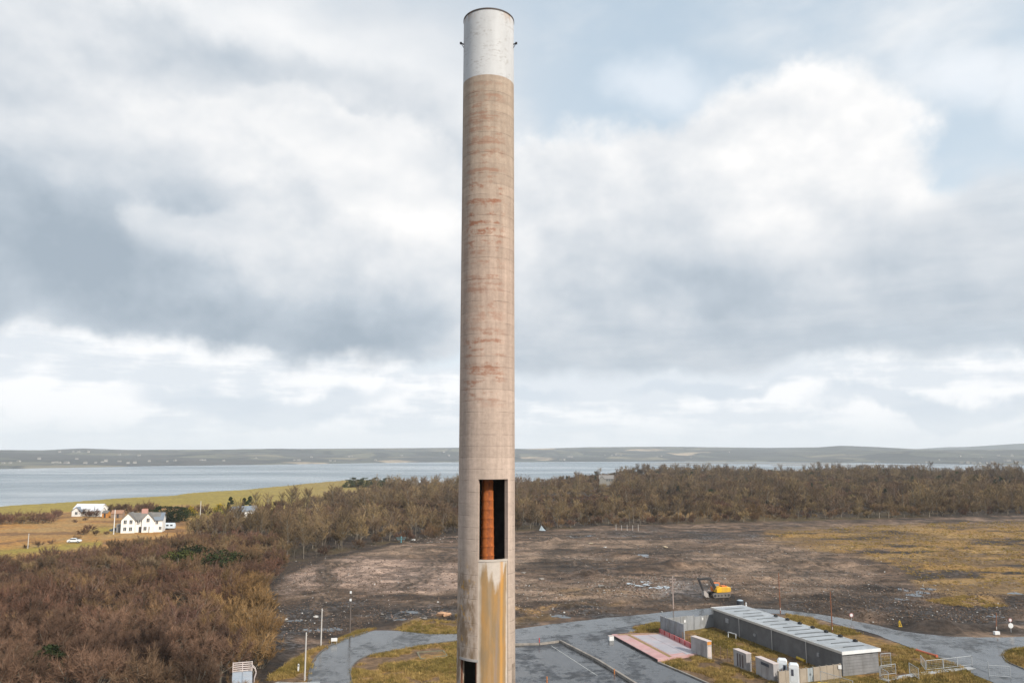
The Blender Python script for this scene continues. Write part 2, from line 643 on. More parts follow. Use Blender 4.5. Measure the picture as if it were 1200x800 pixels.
# (px, py, rx, ry, colour, strength, wet)
STROKES = [
    (440, 668, 120, 20, C_PINK, 0.8, 0), (345, 684, 40, 16, C_PINK, 0.75, 0), (470, 683, 95, 13, C_PINK, 0.9, 0), (520, 650, 60, 9, C_MUD, 0.7, 0),
    (460, 645, 60, 8, C_LIGHT, 0.6, 0), (380, 675, 14, 26, C_DARK, 0.55, 0), (395, 690, 40, 6, C_MUD, 0.6, 0), (390, 660, 10, 14, C_LIGHT, .5, 0),
    (640, 655, 90, 9, C_LIGHT, 0.75, 0), (700, 640, 120, 9, C_LIGHT, 0.6, 0), (630, 690, 60, 10, C_LIGHT, 0.8, 0), (720, 700, 90, 7, C_LIGHT, 0.6, 0),
    (660, 663, 80, 6, C_DARK, 0.7, 0), (760, 646, 90, 5, C_DARK, 0.7, 0), (660, 648, 40, 3, C_DARK, 0.7, 0), (700, 667, 110, 4, C_DARK, 0.6, 0),
    (650, 705, 60, 4, C_DARK, 0.6, 0), (540, 700, 60, 6, C_DARK, 0.6, 0), (760, 625, 130, 4, C_DARK, 0.55, 0.4), (850, 628, 60, 5, C_DARK, 0.6, 0.3),
    (740, 690, 70, 14, C_LIGHT, 0.7, 0.0), (800, 690, 40, 16, np.array([0.13, 0.115, 0.11]), 0.8, 0.1), (850, 660, 60, 14, C_LIGHT, 0.6, 0),
    (900, 650, 70, 18, C_LIGHT, 0.55, 0), (940, 672, 90, 20, C_LIGHT, 0.45, 0), (900, 690, 60, 12, C_LIGHT, 0.5, 0),
    (360, 725, 60, 22, C_DARK, 0.95, 0.35), (430, 712, 70, 12, C_DARK, 0.8, 0.3), (500, 715, 60, 7, C_DARK, 0.7, 0.3), (680, 722, 130, 5, C_DARK, 0.7, 0.3), (560, 726, 70, 5, C_DARK, 0.7, 0.3), (800, 706, 70, 5, C_DARK, 0.75, 0.25), (330, 760, 30, 30, C_DARK, 0.9, 0.3),
    (470, 718, 50, 8, C_DARK, 0.7, 0.3), (600, 722, 120, 6, C_DARK, 0.5, 0.3), (720, 714, 90, 5, C_DARK, 0.6, 0.3), (510, 733, 45, 9, C_STRAW, 0.35, 0),
    (630, 713, 40, 5, C_OCHRE, 0.5, 0), (690, 708, 40, 4, C_OCHRE, 0.3, 0), (700, 694, 50, 5, C_OCHRE, 0.25, 0),
    (1000, 708, 90, 14, C_DARK, 0.95, 0.35), (1110, 724, 100, 14, C_DARK, 0.97, 0.4), (1160, 705, 60, 12, C_DARK, 0.9, 0.4), (1020, 690, 60, 8, C_DARK, 0.6, 0.3),
    (970, 700, 40, 10, C_DARK, 0.6, 0.2), (880, 705, 60, 6, C_DARK, 0.7, 0.2), (835, 703, 45, 7, C_DARK, 0.7, 0.2),
    (1180, 742, 50, 4, C_DARK, 0.6, 0.1), (1095, 737, 130, 8, C_DARK * 1.15, 0.92, 0.2), (975, 714, 60, 7, C_DARK * 1.3, 0.75, 0.2),
]


def paint(x, y, z):
    r = np.hypot(x, y)
    front = y > 0
    px, py = project(x, y)
    wob = (fbm(x / 9, y / 9, 6, 61, 0.68) - 0.5)
    wob2 = (fbm(x / 9 + 40, y / 9 + 17, 6, 62, 0.68) - 0.5)
    k = np.clip(120 / np.maximum(r, 60), 0.1, 1.5)
    pxw = px + wob * 90 * k
    pyw = py + wob2 * 44 * k * k
    col = np.tile(C_MUD, (len(x), 1))
    wet = np.zeros(len(x))

    def lay(c, a):
        nonlocal col
        a = np.clip(a, 0, 1)[:, None]
        col = col * (1 - a) + np.asarray(c) * a
    streak = fbm(x / 14, y / 5, 4, 71)
    lay(C_LIGHT, 0.55 * sst(0.5, 0.68, streak))
    lay(C_DARK, 0.75 * sst(0.5, 0.36, streak))
    for (cx, cy, rx, ry, c, a, w) in STROKES:
        q = np.sqrt(((pxw - cx) / rx) ** 2 + ((pyw - cy) / ry) ** 2)
        f = a * (1 - sst(0.55, 1.15, q)) * np.where(front, 1, 0)
        lay(c, f)
        wet = wet * (1 - f) + w * f

    patch = fbm(x / 5.5, y / 3.2, 5, 75, 0.62)
    col *= (0.50 + 1.0 * sst(0.28, 0.74, patch))[:, None]
    # wheel ruts and smears
    for (a0, b0, a1, b1) in ((470, 690, 520, 648), (480, 692, 532, 650), (330, 690, 420, 655), (395, 660, 380, 720), (388, 660, 372, 715), (620, 640, 760, 690), (640, 700, 820, 668),
                             (700, 628, 860, 668), (900, 640, 1040, 690), (890, 650, 1010, 705), (1085, 640, 1110, 690), (1092, 640, 1125, 690), (600, 640, 700, 620), (860, 690, 1000, 716)):
        near = (r < 420) & front
        A_, B_ = G(a0, b0), G(a1, b1)
        dd = polydist(x[near] + wob[near] * 9, y[near] + wob2[near] * 9, [A_, B_], False)
        f = np.zeros(len(x))
        f[near] = np.exp(-((dd - 0.9) / 0.45) ** 2) * 0.85
        lay(C_DARK, f)
        f[near] = np.exp(-(dd / 0.5) ** 2) * 0.45
        lay(C_LIGHT, f)
    # rough grass on the right
    grass = sst(0, 12, pyw - interp([(860, 640), (900, 618), (1000, 612), (1200, 608), (1500, 602)], px)) * \
        (1 - sst(-4, 10, pyw - interp([(860, 618), (900, 626), (960, 640), (1020, 650), (1055, 664), (1075, 680), (1110, 692), (1200, 694), (1500, 700)], px))) * (px > 850) * front
    gn = fbm(x / 16, y / 7, 4, 81)
    lay(C_OCHRE * 0.85, grass * sst(0.34, 0.46, gn))
    lay(C_STRAW * 0.8, grass * sst(0.52, 0.64, gn) * 0.6)
    gn2 = fbm(x / 28, y / 14, 4, 84)
    lay(np.array([0.105, 0.066, 0.034]), grass * sst(0.50, 0.36, gn2) * 0.75)
    lay(C_DARK, grass * sst(0.40, 0.30, gn) * 0.8)
    tus = np.sqrt(((pxw - 1135) / 55) ** 2 + ((pyw - 703) / 6) ** 2)
    lay(C_OCHRE * 0.8, (1 - sst(0.5, 1.1, tus)) * front)
    mossy = fbm(x / 4, y / 4, 4, 91)

    def lay_grass(poly, c1, c2, c3, edge=1.2, amt=1.0):
        P = PW(poly)
        near = (r < 460) & front
        xx, yy = x[near], y[near]
        d = polydist(xx, yy, P)
        ins = inpoly(xx, yy, P)
        sd = np.where(ins, d, -d) + (mossy[near] - 0.5) * edge * 2.5
        f = np.zeros(len(x))
        f[near] = sst(-0.2 * edge, edge, sd) * amt
        lay(c1, f)
        lay(c2, f * sst(0.54, 0.68, mossy))
        lay(c3, f * sst(0.46, 0.34, mossy) * 0.8)
    # verge on the left, islands, compound
    lay_grass([(300, 830), (322, 785), (360, 764), (420, 738), (440, 736), (404, 752), (380, 765), (366, 785), (364, 830)], C_OCHRE * .9, C_MOSS * 1.1, C_MUD, 0.8)
    lay_grass([(405, 830), (408, 785), (435, 764), (480, 756), (545, 748), (596, 750), (596, 800), (570, 850)], C_OCHRE * 0.8, C_MOSS * 1.15, C_MUD * 1.1, 1.0)
    lay_grass([(738, 737), (772, 724), (838, 716), (870, 718), (960, 728), (1060, 755), (1120, 780), (1180, 810), (1180, 850), (850, 850), (800, 787), (770, 773)],
              C_OCHRE * 0.72, C_MOSS * 0.9, C_MUD * 0.8, 1.0)
    lay_grass([(915, 719), (962, 726), (1012, 742), (985, 745), (940, 735)], C_OCHRE * 0.9, C_MOSS, C_MUD, 0.8)
    lay_grass([(1174, 768), (1182, 760), (1215, 758), (1260, 760), (1260, 790), (1210, 786), (1180, 776)], C_MOSS, C_OCHRE * .8, C_MUD, 0.8)
    lay_grass([(450, 736), (500, 730), (545, 722), (560, 740), (500, 744)], C_OCHRE * 0.6, C_STRAW * 0.6, C_MUD, 1.5, 0.6)
    lay_grass([(600, 722), (640, 716), (660, 724), (620, 734), (596, 738)], C_OCHRE * 0.55, C_MUD, C_DARK, 1.5, 0.7)

    # dark ditch along the wood's curved edge
    near = (r < 460) & front
    dd = polydist(x[near] + wob[near] * 3, y[near] + wob2[near] * 3, PW([(303, 800), (312, 765), (319, 735), (315, 712), (311, 692), (333, 672), (382, 654), (440, 641), (500, 633)]), False)
    f = np.zeros(len(x))
    f[near] = np.exp(-(dd / 2.6) ** 2) * 0.95
    lay(C_DARK * 0.8, f)
    # wood floor
    wood = np.where(front, (py < interp(EDGE, px) + wob * 3), True) | (px < 290)
    lay(C_LITTER, np.where(wood, 1.0, 0.0))
    gl = fbm(x / 30, y / 30, 4, 101)
    lay(C_MOSS * 0.55, np.where(wood, sst(0.5, 0.7, gl) * 0.5, 0))
    # fields beyond, on the left
    back = interp(BACK, px)
    fld = np.where(front & (px < 470), 1.0, 0.0) * (1 - sst(-2, 2, pyw - back))
    lay(C_RUST, fld * (1 - sst(212, 236, px)))
    lay(C_FIELD, fld * sst(212, 236, px))
    lay(C_STRAW * 0.75, fld * (1 - sst(212, 236, px)) * sst(0.42, 0.66, gl) * 0.4)
    gf = fbm(x / 13, y / 13, 4, 103)
    fld2 = fld * (1 - sst(212, 236, px))
    lay(np.array([0.16, 0.085, 0.038]), fld2 * sst(0.48, 0.36, gf) * 0.8)
    lay(C_STRAW * 0.9, fld2 * sst(0.56, 0.68, gf) * 0.6)
    green = fld * (1 - sst(-1.5, 1.5, pyw - interp([(-300, 610), (0, 603), (90, 598), (220, 590), (470, 575)], px)))
    lay(C_FIELD, green)
    lay(C_STRAW * 0.7, green * sst(250, 420, px) * 0.55)
    lay(C_FIELD * 0.8, green * sst(0.45, 0.7, gl) * 0.5)
    strip = np.where(front & (px < 120), 1.0, 0.0) * np.exp(-((pyw - (648 - px * 0.09)) / 4.5) ** 2)
    lay(C_FIELD * 0.95, strip)
    lawn = np.exp(-(((px - 122) / 18) ** 2 + ((py - 621) / 4) ** 2)) * front
    lay(C_FIELD, lawn)
    # clearing grass in the wood on the right
    cl = np.exp(-(((pxw - 800) / 90) ** 2 + ((pyw - 603) / 6) ** 2)) * front
    lay(C_OCHRE * 0.6, cl)
    # shore
    lay(np.array([0.16, 0.13, 0.10]), sst(-4.2, -6.0, z))
    # micro value noise at vertex scale
    col *= (0.62 + 0.76 * fbm(x / 1.3, y / 1.3, 4, 111, 0.65))[:, None]
    wet = np.clip(wet + 0.35 * sst(0.55, 0.72, fbm(x / 8, y / 8, 3, 121)) * np.where(wood, 0, 1), 0, 1)
    return np.concatenate([np.clip(col, 0.004, 0.8), wet[:, None]], 1)


def ground_material():
    m = bpy.data.materials.new('earth')
    m.use_nodes = True
    t = m.node_tree
    n = NT(t)
    b = t.nodes['Principled BSDF']
    at = n.node('ShaderNodeAttribute')
    at.attribute_name = 'Col'
    tc = n.node('ShaderNodeTexCoord').outputs['Object']
    n1 = n.noise(tc, 0.9, 8.0, 0.68)
    n2 = n.noise(tc, 4.5, 5.0, 0.6)
    k = n.m('MULTIPLY', n.mapr(n1, 0.3, 0.72, 0.42, 1.65), n.mapr(n2, 0.3, 0.7, 0.7, 1.3))
    c = n.vm('SCALE', at.outputs['Color'], k)
    # pale grit
    grit = n.mapr(n.noise(tc, 6.5, 3.0, 0.5), 0.69, 0.76, 0, 0.55, True)
    c = n.mix(n.m('MULTIPLY', grit, n.mapr(n.noise(tc, 0.12, 3.0, 0.5), 0.45, 0.65, 0, 1)), c, (0.36, 0.31, 0.27))
    t.links.new(c, b.inputs['Base Color'])
    wet = n.m('MULTIPLY', at.outputs['Alpha'], n.mapr(n1, 0.42, 0.6, 0.1, 1.0, True))
    t.links.new(n.mapr(wet, 0.0, 0.55, 0.95, 0.33), b.inputs['Roughness'])
    b.inputs['Specular IOR Level'].default_value = 0.35
    bp = n.node('ShaderNodeBump')
    bp.inputs['Strength'].default_value = 0.8
    bp.inputs['Distance'].default_value = 0.22
    t.links.new(n.m('ADD', n.noise(tc, 2.2, 7.0, 0.66), n.m('MULTIPLY', n2, 0.35)), bp.inputs['Height'])
    t.links.new(bp.outputs[0], b.inputs['Normal'])
    return m


def polar(name, az, rr, zfun, m, cfun=None, wrap=False):
    A, RR = np.meshgrid(az, rr, indexing='ij')
    x = (RR * np.sin(A)).ravel()
    y = (RR * np.cos(A)).ravel()
    z = zfun(x, y)
    c = cfun(x, y, z) if cfun else None
    na, nr = len(az), len(rr)
    i, j = np.meshgrid(np.arange(na - 1), np.arange(nr - 1), indexing='ij')
    a = (i * nr + j).ravel()
    f = np.stack([a, a + 1, a + nr + 1, a + nr], 1)
    if wrap:
        j = np.arange(nr - 1)
        a, b = (na - 1) * nr + j, j
        f = np.concatenate([f, np.stack([a, a + 1, b + 1, b], 1)])
    f = f[:, ::-1]
    return np_mesh(name, np.stack([x, y, z], 1), f, m, c)


def view_az(n_in, lim=42.0, n_out=60):
    inn = np.radians(np.linspace(-lim, lim, n_in))
    out = np.radians(np.linspace(lim, 360 - lim, n_out + 2)[1:-1])
    return np.concatenate([inn, out])


EARTH = ground_material()
rr = np.concatenate([np.linspace(2, 80, 20)[:-1], np.geomspace(80, 350, 330)[:-1], np.geomspace(350, 1250, 130)])
gm = polar('ground', view_az(560), rr, terrain, EARTH, paint, wrap=True)
tag(link(bpy.data.objects.new('ground', gm)), kind='structure')


# ---------------------------------------------------------------- water
def water_mat(name, base, rough, wave, wscale, stretch=(1, 1, 1), dist=0.3):
    m = bpy.data.materials.new(name)
    m.use_nodes = True
    t = m.node_tree
    n = NT(t)
    b = t.nodes['Principled BSDF']
    b.inputs['Base Color'].default_value = (*base, 1)
    b.inputs['Roughness'].default_value = rough
    b.inputs['IOR'].default_value = 1.33
    tc = n.vm('MULTIPLY', n.node('ShaderNodeTexCoord').outputs['Object'], stretch)
    bp = n.node('ShaderNodeBump')
    bp.inputs['Strength'].default_value = wave
    bp.inputs['Distance'].default_value = dist
    t.links.new(n.noise(tc, wscale, 6.0, 0.6), bp.inputs['Height'])
    t.links.new(bp.outputs[0], b.inputs['Normal'])
    t.links.new(n.mapr(n.noise(n.vm('MULTIPLY', tc, (0.25, 1.0, 1.0)), wscale * 0.12, 4.0, 0.6), 0.35, 0.65, rough * 0.6, rough * 1.8), b.inputs['Roughness'])
    return m


def sea_mesh():
    az = np.radians(np.linspace(0, 360, 97)[:-1])
    rr = np.array([5, 300, 600, 1000, 1600, 2500, 4000, 6000, 8000, 8900.])
    return polar('sea', az, rr, lambda x, y: np.full(len(x), SEA_Z), water_mat('sea_water', (0.11, 0.15, 0.18), 0.2, 0.28, 0.05, (1, 0.45, 1), 1.5), None, True)


tag(link(bpy.data.objects.new('sea', sea_mesh())), kind='structure')
PUDDLE = water_mat('puddle_water', (0.05, 0.055, 0.06), 0.06, 0.05, 3.0, (1, 1, 1), 0.02)


# ---------------------------------------------------------------- far shore: fields and low hills
FAR = [(-2600, 2600), (-300, 2500), (0, 2250), (60, 2350), (180, 2500), (300, 2650), (420, 3000), (540, 3300), (640, 3350), (760, 3500),
       (900, 3500), (1060, 3150), (1200, 2900), (1500, 2800), (2600, 2800)]
# skyline of the far hills: photo column -> photo row
SKYL = [(-300, 529), (0, 527.8), (50, 528), (95, 526), (150, 527.5), (260, 527), (310, 526.5), (430, 525.5), (540, 524.5), (620, 526), (690, 524),
        (780, 523.5), (900, 525), (960, 524.5), (985, 522.8), (1020, 524), (1080, 527), (1200, 527.5), (1500, 527)]


def far_z(x, y):
    r = np.hypot(x, y)
    azp = az_px(x, y)
    shore = interp(FAR, azp) + (fbm(x / 300, y / 300, 3, 7) - 0.5) * 160
    top_r = shore + 2300
    p = math.tan(PITCH)
    skz = CAM_H + top_r * (530 - interp(SKYL, azp)) / FPX * math.cos(PITCH) ** 2
    t = np.clip((r - shore) / 2300, -1, 3)
    up = np.where(t < 1, sst(0, 1, t) * 0.55 + np.clip(t, 0, 1) * 0.45, 1.0)
    z = SEA_Z - 1.5 + 3.2 * sst(-0.005, 0.01, t) + up * (skz - SEA_Z) * (1 - 0.25 * sst(1.0, 2.0, t))
    z += (fbm(x / 420, y / 420, 4, 13) - 0.5) * 36 * sst(0.03, 0.4, t) * sst(1.0, 0.75, t)
    # the small drumlin with hedged fields on the right
    c = G(1075, 530.5 + 9, SEA_Z)
    cx, cy = 0.517 * 3500, 3500
    z += 26 * np.exp(-(((x - cx) / 210) ** 2 + ((y - cy) / 260) ** 2))
    z = np.where(t < -0.02, SEA_Z - 6, z)
    return z


def far_mat():
    m = bpy.data.materials.new('far_fields')
    m.use_nodes = True
    t = m.node_tree
    n = NT(t)
    b = t.nodes['Principled BSDF']
    tc = n.node('ShaderNodeTexCoord').outputs['Object']
    w = n.vm('SCALE', n.vm('SUBTRACT', n.noise(tc, 0.004, 3.0, 0.5, 1), (0.5, 0.5, 0.5)), 160.0)
    p = n.vm('MULTIPLY', n.vm('ADD', tc, w), (0.75, 0.5, 0.0))
    v = n.node('ShaderNodeTexVoronoi')
    v.inputs['Scale'].default_value = 0.006
    t.links.new(p, v.inputs['Vector'])
    e = n.node('ShaderNodeTexVoronoi', feature='DISTANCE_TO_EDGE')
    e.inputs['Scale'].default_value = 0.006
    t.links.new(p, e.inputs['Vector'])
    rnd = n.sep(v.outputs['Color'])[0]
    c = n.ramp(rnd, [(0.0, (0.045, 0.050, 0.042)), (0.3, (0.085, 0.092, 0.070)), (0.5, (0.120, 0.120, 0.080)), (0.66, (0.062, 0.062, 0.054)),
                     (0.8, (0.165, 0.150, 0.095)), (0.9, (0.075, 0.080, 0.062)), (0.95, (0.36, 0.29, 0.18)), (1.0, (0.10, 0.11, 0.07))], 'CONSTANT')
    hedge = n.mapr(e.outputs['Distance'], 0.03, 0.075, 0.85, 0.0)
    c = n.mix(hedge, c, (0.035, 0.040, 0.038))
    c = n.mix(n.mapr(n.noise(tc, 0.0035, 5.0, 0.6), 0.48, 0.58, 0, 0.8, True), c, (0.058, 0.062, 0.056))
    c = n.mix(n.mapr(n.noise(tc, 0.03, 4.0, 0.6), 0.55, 0.7, 0, 0.7, True), c, (0.034, 0.040, 0.038))
    c = n.vm('MULTIPLY', c, (1.05, 1.03, 1.18))  # blue cast of distance haze tinted into the field colours
    t.links.new(c, b.inputs['Base Color'])
    b.inputs['Roughness'].default_value = 0.95
    return m


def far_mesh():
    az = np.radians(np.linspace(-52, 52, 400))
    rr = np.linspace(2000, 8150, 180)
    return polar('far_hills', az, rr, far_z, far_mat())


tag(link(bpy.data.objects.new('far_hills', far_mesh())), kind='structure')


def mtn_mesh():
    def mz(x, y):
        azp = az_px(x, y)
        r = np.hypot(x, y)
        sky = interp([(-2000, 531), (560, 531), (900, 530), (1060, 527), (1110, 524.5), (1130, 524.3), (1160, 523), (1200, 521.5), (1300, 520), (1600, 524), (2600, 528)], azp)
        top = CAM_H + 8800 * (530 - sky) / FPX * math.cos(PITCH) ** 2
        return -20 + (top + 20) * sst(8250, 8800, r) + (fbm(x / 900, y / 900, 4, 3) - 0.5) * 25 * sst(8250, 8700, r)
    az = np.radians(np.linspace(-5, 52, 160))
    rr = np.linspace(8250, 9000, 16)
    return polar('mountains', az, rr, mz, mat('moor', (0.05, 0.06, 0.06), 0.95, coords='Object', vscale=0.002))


tag(link(bpy.data.objects.new('mountains', mtn_mesh())), kind='structure')


# ---------------------------------------------------------------- flat sheets: roads, yard, puddles, sandbanks
def smooth_poly(pts, it=2):
    for _ in range(it):
        q = []
        for a, b in zip(pts, pts[1:] + pts[:1]):
            q.append((a[0] * .75 + b[0] * .25, a[1] * .75 + b[1] * .25))
            q.append((a[0] * .25 + b[0] * .75, a[1] * .25 + b[1] * .75))
        pts = q
    return pts


def sheet(name, pts, z, m, jitter=0.0, it=2, seed=0):
    P = smooth_poly(list(pts), it)
    if jitter:
        a = np.array(P)
        # resample
        b = []
        for p, q in zip(a, np.roll(a, -1, 0)):
            L = np.hypot(*(q - p))
            k = max(1, int(L / 0.7))
            for i in range(k):
                b.append(p + (q - p) * i / k)
        b = np.array(b)
        b[:, 0] += (fbm(b[:, 0] / 1.7 + seed, b[:, 1] / 1.7, 3, 5) - 0.5) * 2 * jitter
        b[:, 1] += (fbm(b[:, 0] / 1.7 + 9 + seed, b[:, 1] / 1.7, 3, 6) - 0.5) * 2 * jitter
        P = [tuple(q) for q in b]
    bm = bmesh.new()
    vs = [bm.verts.new((x, y, z)) for x, y in P]
    f = bm.faces.new(vs)
    bmesh.ops.triangulate(bm, faces=[f])
    bmesh.ops.recalc_face_normals(bm, faces=bm.faces)
    for f in bm.faces:
        if f.normal.z < 0:
            f.normal_flip()
    me = bpy.data.meshes.new(name)
    bm.to_mesh(me)
    bm.free()
    me.materials.append(m)
    return tag(link(bpy.data.objects.new(name, me)), kind='structure')


def asphalt(name, rgb, wetlo, wethi, rough_wet=0.12):
    m = bpy.data.materials.new(name)
    m.use_nodes = True
    t = m.node_tree
    n = NT(t)
    b = t.nodes['Principled BSDF']
    tc = n.node('ShaderNodeTexCoord').outputs['Object']
    big = n.noise(n.vm('MULTIPLY', tc, (1.0, 0.6, 1.0)), 0.16, 7.0, 0.62)
    med = n.noise(tc, 0.9, 7.0, 0.68)
    fine = n.noise(tc, 7.0, 4.0, 0.6)
    c = n.vm('SCALE', tuple(rgb), n.m('MULTIPLY', n.m('MULTIPLY', n.mapr(med, 0.3, 0.7, 0.4, 1.7), n.mapr(big, 0.3, 0.7, 0.6, 1.35)), n.mapr(fine, 0.3, 0.7, 0.8, 1.2)))
    c = n.mix(n.mapr(n.m('ADD', med, n.m('MULTIPLY', n.m('SUBTRACT', fine, 0.5), 0.25)), 0.54, 0.66, 0, 0.7, True), c, (0.085, 0.066, 0.048))
    vc = n.node('ShaderNodeTexVoronoi', feature='DISTANCE_TO_EDGE')
    vc.inputs['Scale'].default_value = 0.22
    t.links.new(n.vm('ADD', tc, n.vm('SCALE', n.noise(tc, 0.6, 4.0, 0.6, 1), 2.2)), vc.inputs['Vector'])
    c = n.mix(n.mapr(vc.outputs['Distance'], 0.006, 0.022, 0.8, 0.0), c, (0.018, 0.018, 0.018))
    wet = n.mapr(n.m('ADD', big, n.m('MULTIPLY', n.m('SUBTRACT', med, 0.5), 0.45)), wetlo, wethi, 0, 1, True)
    c = n.vm('SCALE', c, n.mapr(wet, 0, 1, 1.0, 0.55))
    t.links.new(c, b.inputs['Base Color'])
    t.links.new(n.mapr(wet, 0, 1, 0.72, rough_wet), b.inputs['Roughness'])
    b.inputs['Specular IOR Level'].default_value = 0.5
    bp = n.node('ShaderNodeBump')
    t.links.new(n.mapr(wet, 0.3, 1.0, 0.35, 0.02), bp.inputs['Strength'])
    bp.inputs['Distance'].default_value = 0.03
    t.links.new(fine, bp.inputs['Height'])
    t.links.new(bp.outputs[0], b.inputs['Normal'])
    return m


ASPH = asphalt('wet_asphalt', (0.115, 0.122, 0.132), 0.30, 0.52, 0.16)
ASPH2 = asphalt('dark_yard_asphalt', (0.062, 0.066, 0.075), 0.34, 0.56, 0.12)
sheet('road', W_ROADS[0], 0.05, ASPH, 0.28)
sheet('road', W_ROADS[1], 0.058, ASPH, 0.4, seed=3)
sheet('yard', W_ROADS[2], 0.042, ASPH2, 0.1, it=1)
# faint painted line across the yard
ln = [G(646, 756, .052), G(700, 791, .052)]
dv = (ln[1] - ln[0]).normalized()
nv = Vector((-dv.y, dv.x, 0)) * 0.05
mb = MB().add([ln[0] - nv, ln[0] + nv, ln[1] + nv, ln[1] - nv], [(0, 1, 2, 3)])
tag(mb.build('painted_line', mat('worn_paint', (0.42, 0.43, 0.42), 0.7, 0.4, 3.0)), kind='structure')


def puddle(px, py, rx, ry, seed, lift=0.03, m=None):
    c = G(px, py)
    a = G(px + rx, py)
    wx = abs(a.x - c.x)
    b1 = G(px, py - ry)
    wy = abs(b1.y - c.y)
    rnd = random.Random(seed)
    ph = [rnd.uniform(0, 6.28) for _ in range(4)]
    pts = []
    for i in range(36):
        t = i / 36 * 2 * math.pi
        k = 1 + 0.28 * math.sin(2 * t + ph[0]) + 0.2 * math.sin(3 * t + ph[1]) + 0.14 * math.sin(5 * t + ph[2]) + 0.08 * math.sin(9 * t + ph[3])
        pts.append((c.x + wx * k * math.cos(t), c.y + wy * k * math.sin(t)))
    z = zt(c.x, c.y)
    return sheet('puddle', pts, z + lift, m or PUDDLE, 0, 0)


for i, p in enumerate(PUDDLES):
    puddle(*p, seed=i + 3)

SAND = mat('wet_sand', (0.17, 0.16, 0.14), 0.6, 0.2, 0.01)
for i, (px, py, rx, ry) in enumerate(((880, 542.5, 120, 0.8), (700, 539.7, 60, 0.5), (1000, 545, 110, 0.5), (790, 544.3, 40, 0.5))):
    c = G(px, py, SEA_Z)
    wx = G(px + rx, py, SEA_Z).x - c.x
    wy = abs(G(px, py - ry, SEA_Z).y - c.y)
    rnd = random.Random(i)
    pts = [(c.x + wx * math.cos(t) * (1 + .15 * math.sin(3 * t + i)), c.y + wy * math.sin(t) * (1 + .3 * math.sin(4 * t + 2 * i))) for t in np.linspace(0, 2 * math.pi, 40)[:-1]]
    sheet('sandbank', pts, SEA_Z + 0.25 + 0.01 * i, SAND, 0, 0)

# ---------------------------------------------------------------- bare winter trees and bushes
def bark_mat(name, stops, patch=0.02, rough=0.95, leafy=False):
    """twig / leaf colour: changes from plant to plant and over larger patches of the wood"""
    m = bpy.data.materials.new(name)
    m.use_nodes = True
    t = m.node_tree
    n = NT(t)
    b = t.nodes['Principled BSDF']
    oi = n.node('ShaderNodeObjectInfo')
    loc = oi.outputs['Location']
    big = n.noise(n.vm('MULTIPLY', loc, (1, 1, 0)), patch, 3.0, 0.55)
    wn = n.node('ShaderNodeTexWhiteNoise', noise_dimensions='3D')
    t.links.new(loc, wn.inputs['Vector'])
    f = n.m('ADD', n.mapr(big, 0.34, 0.66, 0.0, 1.0), n.m('MULTIPLY', n.m('SUBTRACT', wn.outputs[0], 0.5), 0.30), clamp=True)
    c = n.ramp(f, stops)
    tc = n.node('ShaderNodeTexCoord').outputs['Object']
    c = n.vm('SCALE', c, n.mapr(n.noise(tc, 1.1, 3.0, 0.6), 0.3, 0.7, 0.72, 1.3))
    c = n.vm('SCALE', c, n.mapr(n.sep(wn.outputs[1])[1], 0, 1, 0.62, 1.35))
    t.links.new(c, b.inputs['Base Color'])
    b.inputs['Roughness'].default_value = rough
    b.inputs['Specular IOR Level'].default_value = 0.15
    return m


M_TWIG_TALL = bark_mat('bare_twigs', [(0.0, (0.092, 0.062, 0.046)), (0.25, (0.220, 0.155, 0.080)), (0.45, (0.125, 0.078, 0.050)), (0.62, (0.265, 0.192, 0.095)),
                                      (0.8, (0.135, 0.085, 0.058)), (1.0, (0.185, 0.135, 0.085))], 0.018)
M_TWIG_RED = bark_mat('willow_twigs', [(0.0, (0.088, 0.048, 0.036)), (0.28, (0.155, 0.082, 0.056)), (0.45, (0.118, 0.070, 0.048)), (0.62, (0.205, 0.128, 0.064)),
                                       (0.8, (0.115, 0.064, 0.052)), (1.0, (0.185, 0.118, 0.066))], 0.03)
M_TWIG_GOLD = bark_mat('golden_twigs', [(0.0, (0.165, 0.096, 0.042)), (0.5, (0.215, 0.132, 0.058)), (1.0, (0.165, 0.106, 0.056))], 0.05)
M_TWIG_BROWN = bark_mat('brown_twigs', [(0.0, (0.088, 0.054, 0.040)), (0.35, (0.180, 0.108, 0.072)), (0.65, (0.115, 0.070, 0.050)), (1.0, (0.215, 0.142, 0.080))], 0.04)
M_BARK = bark_mat('grey_bark', [(0.0, (0.135, 0.112, 0.088)), (0.5, (0.20, 0.175, 0.14)), (1.0, (0.155, 0.13, 0.10))], 0.03)
M_GREEN = bark_mat('evergreen_leaves', [(0.0, (0.020, 0.032, 0.012)), (0.5, (0.030, 0.042, 0.014)), (1.0, (0.045, 0.052, 0.018))], 0.05)
M_GORSE = bark_mat('gorse_leaves', [(0.0, (0.045, 0.055, 0.016)), (1.0, (0.075, 0.078, 0.020))], 0.05)
M_GORSE_Y = bark_mat('gorse_flowers', [(0.0, (0.34, 0.23, 0.01)), (1.0, (0.40, 0.27, 0.015))], 0.05)


def slivers(P, D, L, W, rng):
    """one thin triangle per twig"""
    n = len(P)
    q = rng.normal(size=(n, 3))
    s = np.cross(D, q)
    s /= np.linalg.norm(s, axis=1)[:, None] + 1e-9
    a = P - s * W[:, None] / 2
    b = P + s * W[:, None] / 2
    c = P + D * L[:, None]
    v = np.stack([a, b, c], 1).reshape(-1, 3)
    f = np.arange(3 * n).reshape(n, 3)
    return v, f


def limbs(segs):
    """tapered 4-sided limbs from (p0, p1, r0, r1)"""
    mb = MB()
    for p0, p1, r0, r1 in segs:
        mb.tube(p0, p1, r0, r1, 4, False)
    return np.array(mb.v), np.array(mb.f)


